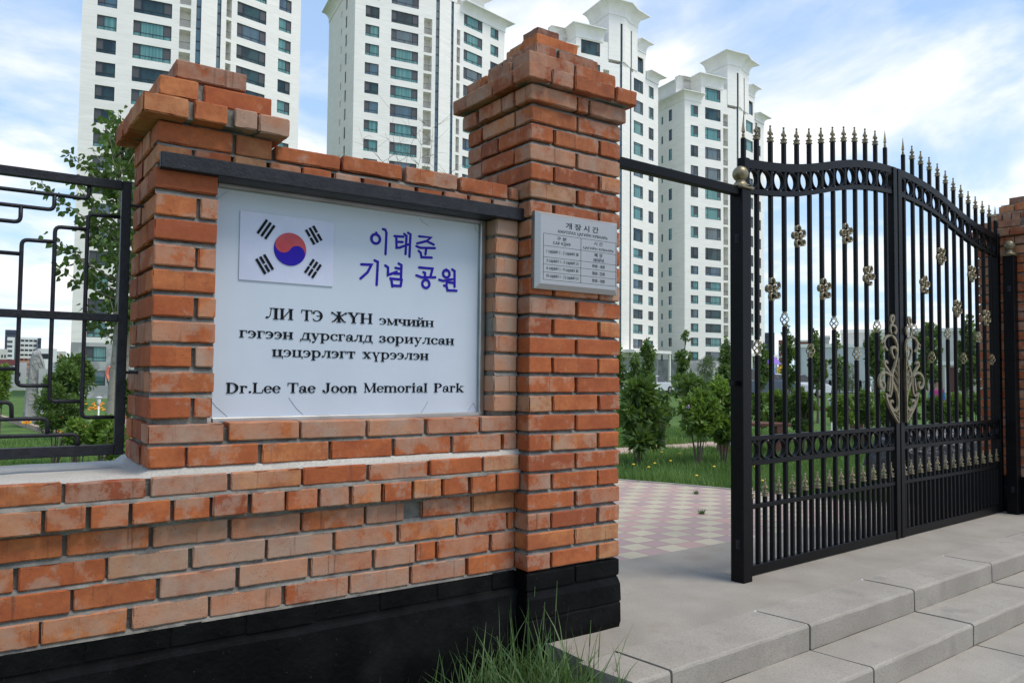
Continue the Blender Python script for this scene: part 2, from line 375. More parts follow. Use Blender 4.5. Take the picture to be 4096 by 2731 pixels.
def ring(mb, x0, x1, y0, y1, z0, z1, fj, sj, **kw):                  # one course round a pier: fj, sj are joint fractions front and side
    g = .0065; D = .12
    W = x1-x0; L = y1-y0
    F = [0]+list(fj)+[1]; S = [0]+list(sj)+[1]
    own = kw.pop('front_owns', True)                                  # corner bricks show their full face at the front or at the side
    n = len(F)-1
    for i in range(n):
        a, b = x0+W*F[i], x0+W*F[i+1]
        d = D if own or 0 < i < n-1 else L*S[1]-g
        brick(mb, a+(g if i else 0), b-(g if i < n-1 else 0), y0, y0+d, z0, z1, **kw)
        brick(mb, a+(g if i else 0), b-(g if i < n-1 else 0), y1-min(d, D), y1, z0, z1, **kw)
    m_ = len(S)-1
    for i in range(m_):
        a, b = y0+L*S[i], y0+L*S[i+1]
        lo = a+g if i else (y0+D+g if own else y0+L*S[1]+g); hi = b-g if i < m_-1 else y1-D-g
        if i == 0 and not own: continue
        if hi-lo < .03: continue
        brick(mb, x0, x0+D, lo, hi, z0, z1, **kw); brick(mb, x1-D, x1, lo, hi, z0, z1, **kw)

def wedge(mb, xs, yf, z0, z1, d0=.003, d1=.02):               # mortar bed: nearly flush on the course below, cut back under the course above
    n = max(2, int((xs[1]-xs[0])/.03)); vs = []
    for i in range(n+1):
        x = xs[0]+(xs[1]-xs[0])*i/n; a = .0035*noise.noise(Vector((x*23, yf*9, z0*31))); b = .004*noise.noise(Vector((x*17, yf*9+5, z0*31))); c = .003*noise.noise(Vector((x*31, 3, z0*40)))
        vs += [(x, yf+.06, z0-.004), (x, yf+d0+a, z0-.003), (x, yf+d0+.003+a, z0+.003+abs(c)), (x, yf+d1+b, z1+.003), (x, yf+.06, z1+.003)]
    mb.add(vs, [(5*i+k, 5*i+5+k, 5*i+6+k, 5*i+1+k) for i in range(n) for k in range(4)])
def wedge_ring(mb, x0, x1, y0, y1, z0, z1, d0=.003, d1=.02):
    per = []; st_ = .03
    for (ax, ay), (bx, by) in (((x0, y0), (x1, y0)), ((x1, y0), (x1, y1)), ((x1, y1), (x0, y1)), ((x0, y1), (x0, y0))):
        n = int(max(abs(bx-ax), abs(by-ay))/st_); per += [(ax+(bx-ax)*i/n, ay+(by-ay)*i/n) for i in range(n)]
    cx_, cy_ = (x0+x1)/2, (y0+y1)/2; vs = []; n = len(per)
    for d, z, am in ((.06, z0-.004, 0), (d0, z0-.003, .0035), (d0+.003, z0+.004, .0035), (d1, z1+.003, .004), (.06, z1+.003, 0)):
        for x, y in per:
            q = Vector((x*21, y*21, z0*31)); dd = d+am*noise.noise(q); sx = 1-2*dd/(x1-x0); sy = 1-2*dd/(y1-y0); vs.append((cx_+(x-cx_)*sx, cy_+(y-cy_)*sy, z+(.002*noise.noise(q*1.7) if am else 0)))
    mb.add(vs, [(k*n+i, k*n+(i+1) % n, (k+1)*n+(i+1) % n, (k+1)*n+i) for k in range(4) for i in range(n)])
def build_pillar(root, X0, Y0, full=True):
    """brick gate pillar: shaft 0.52 square, painted base, corbelled and stepped cap"""
    W = .52; P = .0838; mb = MB(); cap = MB(); core = MB(); base = MB(); bm = MB()
    X1, Y1 = X0+W, Y0+W
    for i in range(24):
        z = .316+P*i; kw = dict(pale=.22 if i < 13 else .42, soot=.12 if i < 16 else .35, hue=None)
        if i % 2 == 0: ring(mb, X0, X1, Y0, Y1, z, z+.068, (.245, .755), (.5,), front_owns=False, **kw)
        else: ring(mb, X0, X1, Y0, Y1, z, z+.068, (.5,), (.245, .755), **kw)
    for i in range(24): wedge_ring(core, X0, X1, Y0, Y1, .316+P*i+.068, .316+P*(i+1), .006, .024)
    core.box(X0+.025, X1-.025, Y0+.025, Y1-.025, .30, 2.34)
    k2 = dict(pale=.42, soot=.45, rough=1.4)
    ring(cap, X0-.02, X1+.02, Y0-.02, Y1+.02, 2.325, 2.392, (.47, .6), (.4, .75), **k2)
    ring(cap, X0-.055, X1+.055, Y0-.055, Y1+.055, 2.405, 2.472, (.2, .4, .79), (.45, .82), **k2)
    ring(cap, X0-.012, X1-.03, Y0, Y1, 2.484, 2.548, (.51,), (.3, .66), **k2)
    ring(cap, X0+.07, X1-.085, Y0+.065, Y1-.065, 2.562, 2.625, (.33,), (.5,), **k2)
    brick(cap, X0+.125, X0+.365, Y0+.13, Y0+.25, 2.64, 2.703, pale=.1, hue=.7); brick(cap, X0+.125, X0+.365, Y0+.262, Y0+.385, 2.64, 2.70, pale=.5)
    brick(cap, X0+.178, X0+.31, Y0+.2, Y0+.32, 2.712, 2.775, pale=.3, soot=1.0, hue=.1, rough=2)
    core.box(X0, X1, Y0, Y1, 2.34, 2.405); core.box(X0-.03, X1+.03, Y0-.03, Y1+.03, 2.405, 2.474); core.box(X0+.01, X1-.05, Y0+.015, Y1-.015, 2.474, 2.55)
    core.box(X0+.085, X1-.1, Y0+.08, Y1-.08, 2.55, 2.632); core.box(X0+.14, X0+.35, Y0+.145, Y0+.37, 2.632, 2.71)
    # painted base: one brick course over a bulging concrete block
    ring(bm, X0, X1, Y0, Y1, .232, .304, (.5,), (.245, .755), rough=.5); bm.box(X0+.007, X1-.007, Y0+.007, Y1-.007, .2, .309)
    blk = MB(); nx = 14; prof = [(.018, .232), (.004, .225), (-.006, .195), (-.008, .12), (-.003, .112), (-.006, .104), (-.008, .03), (-.004, .004), (.0, -.3)]
    vs = []; per = [(a, 0) for a in np.linspace(0, 1, nx)]+[(1, b) for b in np.linspace(0, 1, nx)[1:]]+[(a, 1) for a in np.linspace(1, 0, nx)[1:]]+[(0, b) for b in np.linspace(1, 0, nx)[1:-1]]
    for o, z in prof:
        for a, b in per:
            p = Vector((X0+o+(W-2*o)*a, Y0+o+(W-2*o)*b, z)); p += Vector((a-.5, b-.5, 0))*(.012*noise.noise(p*9))
            p.z += .004*noise.noise(p*14); vs.append(p)
    n = len(per); fs = [(i*n+j, i*n+(j+1) % n, (i+1)*n+(j+1) % n, (i+1)*n+j) for i in range(len(prof)-1) for j in range(n)]
    bm.add(vs, fs)
    mb.build('brick_shaft', BRICK, root, tint=True); cap.build('stepped_cap', BRICK, root, tint=True)
    core.build('mortar', MORTAR, root); bm.build('painted_base', PAINT, root)
random.seed(11)
pil = empty('brick_pillar', (0, 0, 0), 0, 'tall orange brick pillar carrying the steel timetable plate, beside the white sign', 'pillar', 'brick gate pillars')
build_pillar(pil, 0, 0)
for o in pil.children:
    if o.name.startswith('brick_shaft'): shaft0 = o
pil2 = copy_tree(pil); pil2.location = (5.5, .13, 0)
pil2['label'] = 'brick pillar half hidden behind the far right end of the black gate'

# ------------------------------------------------------------------ the low wall with the sign bay
random.seed(23)
wall = empty('brick_wall', (-.7, .3, 0), 0, 'weathered red brick wall with black painted foot and sign bay', 'wall')
WO = Matrix.Translation((.7, -.3, 0))
low = MB(); upr = MB(); mor = MB(); mor_w = MB(); pnt = MB(); ledge = MB(); capm = MB(); cop = MB()
left = lambda s, off=0: [round(s-.255*k-off, 3) for k in range(7, 0, -1)]      # the wall runs on to the left of the picture
rows = [ # z0, z1, front y, joints, pale
 (.738, .800, .06, left(-1.708)+[-1.708, -1.471, -1.219, -.963, -.707, -.447, -.191, .0], .38, 1),
 (.655, .727, .053, [-1.76-.125*k for k in range(14, 0, -1)]+[-1.76, -1.641, -1.523, -1.399, -1.275, -1.149, -1.023, -.899, -.776, -.648, -.519, -.386, -.257, -.126, .0], .15, 1),
 (.570, .640, .09, left(-1.696)+[-1.696, -1.453, -1.206, -.952, -.70, -.529, -.466, -.224, .0], .60, 1),
 (.485, .557, .09, left(-1.823)+[-1.823, -1.579, -1.328, -1.076, -.823, -.561, -.295, -.042, .0], .95, 1),
 (.400, .473, .09, left(-1.673)+[-1.673, -1.425, -1.172, -.917, -.666, -.483, -.388, -.129, .0], .95, 1),
 (.315, .388, .09, left(-1.754)+[-1.754, -1.509, -1.264, -1.009, -.761, -.504, -.246, .0], .75, 1)]
for z0, z1, y, js, pale, _ in rows:
    for a, b in zip(js[:-1], js[1:]):
        if abs(a+.529) < .002: continue                                # a missing piece filled with mortar
        pl = pale if -1.6 < a < -.6 else pale*.45
        hu = None
        if .485 < z1 < .56 and -1.6 < a < -1.4: hu = .97
        if a < -1.6 and z0 < .6: pl = pale*.35; 
        brick(low, a+.006, b-.006, y, y+.12, z0, z1, pale=pl, soot=.25 if a < -1.55 or z0 > .56 and y > .08 else .04, hue=hu, m=WO)
for (z0, z1, y, js, pale, _), (w0, w1, yl, *_r) in zip(rows[:-1], rows[1:]): wedge(mor_w, (-3.5, .005), max(y, yl) if y < .08 and yl > .08 else yl if yl < .08 else y, w1, z0, .002, .013)
wedge(mor_w, (-3.5, .005), .09, .307, .315, .001, .01)
# painted course and concrete foot
js = left(-1.639)+[-1.639, -1.391, -1.141, -.895, -.638, -.385, -.123, 0]
for a, b in zip(js[:-1], js[1:]): brick(pnt, a+.0035, b-.0035, .09, .2, .236, .306, rough=.5, m=WO)
pnt.box(-3.5, .012, .095, .2, .2, .309, m=WO)
vs = []; xs_ = np.linspace(-3.5, .02, 90)
for dy, z in ((.1, .233), (.078, .226), (.073, .21), (.072, .0), (.074, -.5)):
    for x in xs_:
        p = Vector((x, dy, z)); p.y += .006*noise.noise(p*6); p.z += .004*noise.noise(p*5+Vector((4, 0, 0))); vs.append(WO @ p)
n = len(xs_); pnt.add(vs, [(i*n+j, i*n+j+1, (i+1)*n+j+1, (i+1)*n+j) for i in range(4) for j in range(n-1)])
mor.box(-3.5, .008, .111, .56, .3, .648, m=WO); mor.box(-3.5, .008, .08, .56, .648, .795, m=WO)
# sloped mortar ledge
vs = []; xs_ = np.linspace(-3.5, .01, 120)
for k, (y, z) in enumerate(((.075, .797), (.12, .805), (.3, .809), (.62, .806), (.66, .74))):
    for x in xs_:
        zz_ = z; yy = y
        if x > -1.475 and k >= 1: zz_ += .018 if k == 1 else .02; yy = y-.035 if k == 1 else y
        p = Vector((x, yy, zz_)); p.z += .0018*noise.noise(p*6)+.0022*noise.noise(p*45); p.y += .006*noise.noise(p*11) if k == 0 else 0; vs.append(WO @ p)
n = len(xs_); ledge.add(vs, [(i*n+j, i*n+j+1, (i+1)*n+j+1, (i+1)*n+j) for i in range(4) for j in range(n-1)])
# upper part: two courses below the sign, piers each side, courses above, coping
XL = -1.472; YU = .08; YB = .50
def urow(z0, z1, js, pale, soot=.1, yb=.12, **kw):
    for a, b in zip(js[:-1], js[1:]): brick(upr, a+(.006 if a > XL+.01 else 0), b-.006, YU, YU+yb, z0, z1, pale=pale, soot=soot, m=WO, **kw)
urow(.824, .893, [XL, -1.354, -1.109, -.853, -.594, -.331, -.083, 0], .4, rough=1.3)
urow(.905, .968, [XL, -1.224, -.966, -.704, -.452, -.195, 0], .55, rough=1.2)
for k in range(2):                                                     # side of those courses
    z = (.826, .905)[k]
    for a, b in ((YU+.135, YU+.30), (YU+.31, YB)): brick(upr, XL, XL+.12, a, b, z, z+.066, pale=.3, soot=.3, m=WO)
P = .0842
for i in range(1, 11):
    z = .9035+P*i; z1 = z+.069
    if i % 2: # header + half at the front, stretcher down the side
        brick(upr, XL, XL+.128, YU, YU+.25, z, z1, pale=.05, soot=.1, m=WO); brick(upr, XL+.14, XL+.198, YU, YU+.12, z, z1, pale=.55, rough=1.6, m=WO); brick(upr, XL, XL+.12, YU+.262, YB, z, z1, pale=.3, soot=.3, m=WO)
    else:
        brick(upr, XL, XL+.2, YU, YU+.12, z, z1, pale=.3, soot=.1, m=WO); brick(upr, XL, XL+.12, YU+.132, YU+.27, z, z1, pale=.3, soot=.3, m=WO); brick(upr, XL, XL+.12, YU+.282, YB, z, z1, pale=.3, soot=.4, m=WO)
    dxr = random.uniform(-.006, .006); brick(upr, -.124+dxr, -.008, YU, YU+.12, z, z1, pale=1.05, soot=.05, rough=1.6, m=WO)
# course of headers behind the steel lintel, then the coping
z = 1.829
for a, b in zip([XL, -1.357, -1.227, -1.103, -.981, -.86, -.743, -.627, -.509, -.383, -.261, -.141], [-1.357, -1.227, -1.103, -.981, -.86, -.743, -.627, -.509, -.383, -.261, -.141, 0]):
    brick(upr, a+(.006 if a > XL+.01 else 0), b-.006, YU, YU+.25, z, z+.064, pale=.5, soot=.5, rough=1.5, m=WO)
for a, b in ((YU+.262, YU+.38), (YU+.39, YB)): brick(upr, XL, XL+.12, a, b, z, z+.066, pale=.3, soot=.4, m=WO)
z = 1.9
brick(upr, XL, -1.232, YU, YU+.12, z, z+.07, pale=.15, soot=.35, m=WO); brick(upr, -1.22, -1.095, YU, YU+.25, z, z+.07, pale=.2, soot=.35, m=WO)
for a, b in ((YU+.132, YU+.25), (YU+.262, YB)): brick(upr, XL, XL+.12, a, b, z, z+.07, pale=.3, soot=.4, m=WO)
for a, b in zip([-1.085, -.829, -.566, -.314, -.06], [-.829, -.566, -.314, -.06, .0]):
    brick(cop, a+.008, b-.008, YU-.005, YU+.115, 1.902+random.uniform(-.004, .004), 1.962+random.uniform(-.006, .004), pale=.35, soot=.35, rough=2.0, m=WO)
    brick(cop, a+.008, b-.008, YU+.13, YU+.25, 1.902, 1.958, pale=.35, soot=.5, rough=2.0, m=WO)
# mortar bodies
mor.box(XL+.018, XL+.186, YU+.018, YB-.014, .8, 1.897, m=WO); mor.box(XL+.186, .0, YU+.02, YB-.1, .8, .951, m=WO); mor.box(-.119, .0, YU+.022, YB-.1, .951, 1.82, m=WO)
mor.box(XL+.186, -.119, .2, YB-.1, .951, 1.82, m=WO)                     # back of the sign bay
mor.box(XL+.19, .0, YU+.03, YU+.25, 1.835, 1.898, m=WO); mor.box(XL+.018, -1.1, YU+.018, YB-.014, 1.8985, 1.98, m=WO); mor.box(-1.1, .0, YU+.03, YU+.26, 1.8985, 1.945, m=WO)
# cap of the small pier
k2 = dict(pale=.35, soot=.3, rough=1.7, m=WO)
cz = 1.978; cy0 = .022; cy1 = .36; cx0 = -1.53; cx1 = -1.048
for a, b, hu, pl in ((cx0, -1.39, .93, .0), (-1.368, -1.262, .8, .05), (-1.24, -1.165, .5, 1.0), (-1.155, cx1, .45, .95)):
    brick(capm, a, b, cy0, cy0+.24, cz, cz+.064, hue=hu, pale=pl, soot=.15, rough=1.9, m=WO)
brick(capm, cx0, cx0+.12, cy0+.252, cy0+.36, cz, cz+.064, **k2); brick(capm, cx0, cx0+.12, cy0+.372, .53, cz, cz+.064, **k2); brick(capm, cx0+.14, cx1, .3, .53, cz, cz+.062, **k2)
z = 2.058
brick(capm, -1.468, -1.345, .078, .32, z, z+.066, hue=.8, pale=.05, soot=.1, m=WO); brick(capm, -1.325, -1.093, .085, .205, z-.002, z+.064, hue=.45, pale=.15, soot=.2, m=WO)
brick(capm, -1.468, -1.345, .332, .47, z, z+.064, **k2); brick(capm, -1.325, -1.093, .22, .46, z, z+.062, **k2)
z = 2.139; brick(capm, -1.411, -1.175, .12, .24, z, z+.062, hue=.35, pale=.65, soot=.35, rough=1.6, m=WO); brick(capm, -1.411, -1.175, .255, .38, z, z+.06, **k2)
mor.box(-1.5, -1.07, .045, .5, 1.98, 2.04, m=WO); mor.box(-1.45, -1.11, .1, .44, 2.04, 2.12, m=WO); mor.box(-1.39, -1.2, .14, .36, 2.12, 2.19, m=WO)
low.build('lower_brickwork', BRICK, wall, tint=True); upr.build('sign_bay_brickwork', BRICK, wall, tint=True); cop.build('coping', BRICK, wall, tint=True)
capm.build('pier_cap', BRICK, wall, tint=True)
for z0, z1, a, b in [(.893, .905, XL, 0)]+[(.9035+P*i+.069, .9035+P*(i+1), a, b) for i in range(1, 11) for a, b in ((XL, XL+.197), (-.122, .0))]: wedge(mor_w, (a, b), YU, z0, z1, .004, .018)
wedge(mor_w, (XL, 0), YU, 1.893, 1.9, .003, .012)
mor_w.v = [(x+.7, y-.3, z) for x, y, z in mor_w.v]; mor.add(mor_w.v, mor_w.f); mor.build('mortar', MORTAR, wall); pnt.build('painted_foot', PAINT, wall); ledge.build('cement_ledge', SCREED, wall, smooth=True)

# steel lintel over the sign
lt = MB(); lt.bbox(-.765, .765, -.011, .011, -.027, .027, .003); lt.box(-.762, .762, .011, .085, -.027, -.021)
o = lt.build('steel_lintel', IRONR, loc=(-.70, .057, 1.8365)); o.rotation_euler = (0, RAD(-.1), 0)
tag(o, 'black painted steel angle laid across the top of the sign bay', 'lintel')

# ================================================================== the park sign
sign = empty('park_sign', (-.7085, .185, 1.39), 0, 'large white park sign with flag and blue and black lettering', 'sign')
SX, SZ = -.7085, 1.39
def sb(mb, x0, x1, y0, y1, z0, z1): mb.box(x0-SX, x1-SX, y0-.185, y1-.185, z0-SZ, z1-SZ)
p = MB(); sb(p, -1.258, -.154, .170, .192, .982, 1.795); p.build('panel', SIGNW, sign)
f = MB()
for a in ((-1.281, -1.2575), (-.1545, -.128)): 
    f.bbox(a[0]-SX, a[1]-SX, .150-.185, .2-.185, .957-SZ, 1.812-SZ, .003)
f.bbox(-1.2572-SX, -.1548-SX, .1485-.185, .2-.185, .957-SZ, .9835-SZ, .003); f.bbox(-1.2572-SX, -.1548-SX, .152-.185, .2-.185, 1.7935-SZ, 1.812-SZ, .003)
f.build('frame', STEEL, sign)
SY = .170-.185                                                           # face of the panel
lift_ = [0]
def stroke(mb, pts, wd, th=.0015, y=SY, rnd=True):
    """a painted stroke: strip with round ends, cut from acrylic of thickness th"""
    lift_[0] = (lift_[0]+1) % 40; dy = lift_[0]*.00004
    P = [Vector((a-SX, b-SZ)) for a, b in pts]; W = wd if isinstance(wd, list) else [wd]*len(P)
    L, R = [], []
    for i, q in enumerate(P):
        d0 = (q-P[i-1]).normalized() if i else None; d1 = (P[i+1]-q).normalized() if i < len(P)-1 else None
        d = (d0+d1).normalized() if d0 and d1 else (d0 or d1); nn = Vector((-d.y, d.x)); k = 1
        if d0 and d1: k = 1/max(.5, nn.dot(Vector((-d0.y, d0.x))))
        L.append(q+nn*W[i]/2*k); R.append(q-nn*W[i]/2*k)
    if rnd:
        def cap(c, a, b):
            v = a-c; out = []
            for s in (-1, -2, -3, -4): 
                an = s*math.pi/5; out.append(c+Vector((v.x*math.cos(an)-v.y*math.sin(an), v.x*math.sin(an)+v.y*math.cos(an))))
            return out
        out = L+cap(P[-1], L[-1], R[-1])+R[::-1]+cap(P[0], R[0], L[0])
    else: out = L+R[::-1]
    mb.poly([(a.x, a.y) for a in out], lambda a, b: (a, y-th-dy, b), lambda a, b: (a, y+.001, b))
def disc(mb, x, z, rx, rz, th=.0015, a0=0, a1=2*math.pi, irx=0, irz=0, y=SY, n=28, world=True):
    lift_[0] = (lift_[0]+1) % 40; dy = lift_[0]*.00004
    x, z = (x-SX, z-SZ) if world else (x, z)
    A = [a0+(a1-a0)*i/n for i in range(n+1)]; O = [(x+rx*math.cos(a), z+rz*math.sin(a)) for a in A]
    if irx:
        I = [(x+irx*math.cos(a), z+irz*math.sin(a)) for a in A]; vs = []
        for (a, b), (c, d) in zip(O, I): vs += [(a, y-th-dy, b), (c, y-th-dy, d), (a, y+.001, b), (c, y+.001, d)]
        fs = []
        for i in range(n):
            q = 4*i; r = q+4; fs += [(q, q+1, r+1, r), (q, r, r+2, q+2), (q+1, q+3, r+3, r+1)]
        fs += [(0, 2, 3, 1), (4*n, 4*n+1, 4*n+3, 4*n+2)]; mb.add(vs, fs)
    else:
        if a1-a0 > 6.28: O = O[:-1]
        mb.poly(O, lambda a, b: (a, y-th-dy, b), lambda a, b: (a, y+.001, b))
KO = [[(-.6106, 1.7214), (-.6001, 1.7198), (-.5947, 1.7083), (-.5973, 1.6221)], [(-.5589, 1.6989), (-.5188, 1.7008)], [(-.5507, 1.6989), (-.5489, 1.6525), (-.534, 1.6547), (-.5128, 1.6643)], [(-.5415, 1.6774), (-.522, 1.6785)], [(-.5154, 1.7125), (-.5045, 1.7056), (-.5079, 1.6308)], [(-.4976, 1.7194), (-.4867, 1.7141), (-.4898, 1.6213)], [(-.5039, 1.67), (-.4896, 1.6716)], [(-.4465, 1.7104), (-.391, 1.7116), (-.4112, 1.6946), (-.4552, 1.6801)], [(-.4112, 1.6946), (-.3774, 1.6833)], [(-.4586, 1.6683), (-.4402, 1.6636), (-.3715, 1.669)], [(-.4125, 1.6632), (-.4158, 1.6382)], [(-.4474, 1.6498), (-.4381, 1.6426), (-.4341, 1.625), (-.3859, 1.6279)], [(-.7011, 1.5714), (-.6575, 1.5738), (-.6738, 1.5426), (-.7034, 1.5152)], [(-.6442, 1.5923), (-.6305, 1.5873), (-.6339, 1.4956)], [(-.5975, 1.576), (-.5852, 1.5691), (-.5854, 1.5389), (-.5464, 1.5549)], [(-.552, 1.5705), (-.5272, 1.5678)], [(-.5568, 1.5467), (-.5268, 1.5486)], [(-.5382, 1.5893), (-.5257, 1.584), (-.5265, 1.5325)], [(-.574, 1.5262), (-.5697, 1.5211), (-.5647, 1.4944)], [(-.574, 1.5255), (-.5229, 1.5248)], [(-.5239, 1.5247), (-.5277, 1.4987)], [(-.5647, 1.4976), (-.5277, 1.4987)], [(-.4444, 1.5815), (-.3814, 1.5821), (-.3902, 1.5484)], [(-.4239, 1.5637), (-.4164, 1.561), (-.4169, 1.5446)], [(-.4566, 1.5479), (-.4309, 1.5418), (-.3677, 1.5469)], [(-.3487, 1.5385), (-.3296, 1.535), (-.2856, 1.5452)], [(-.3105, 1.5365), (-.3141, 1.5162)], [(-.3008, 1.5306), (-.2757, 1.5308)], [(-.2862, 1.587), (-.2745, 1.5813), (-.2735, 1.5142)], [(-.3248, 1.5161), (-.3121, 1.5131), (-.308, 1.4967), (-.2635, 1.4981)], [(-.6395, 1.7032), (-.6393, 1.6969)], [(-.4123, 1.5351), (-.4123, 1.5319)], [(-.3151, 1.5845), (-.315, 1.5795)]]
kb = MB()
for s in KO: stroke(kb, s, .0102)
for x, z, r in ((-.6417, 1.6783, .0185), (-.412, 1.5162, .0168), (-.3148, 1.5662, .0158)): disc(kb, x, z, r+.0052, r+.0052, irx=r-.0052, irz=r-.0052)
kb.build('korean_lettering', BLUE, sign)

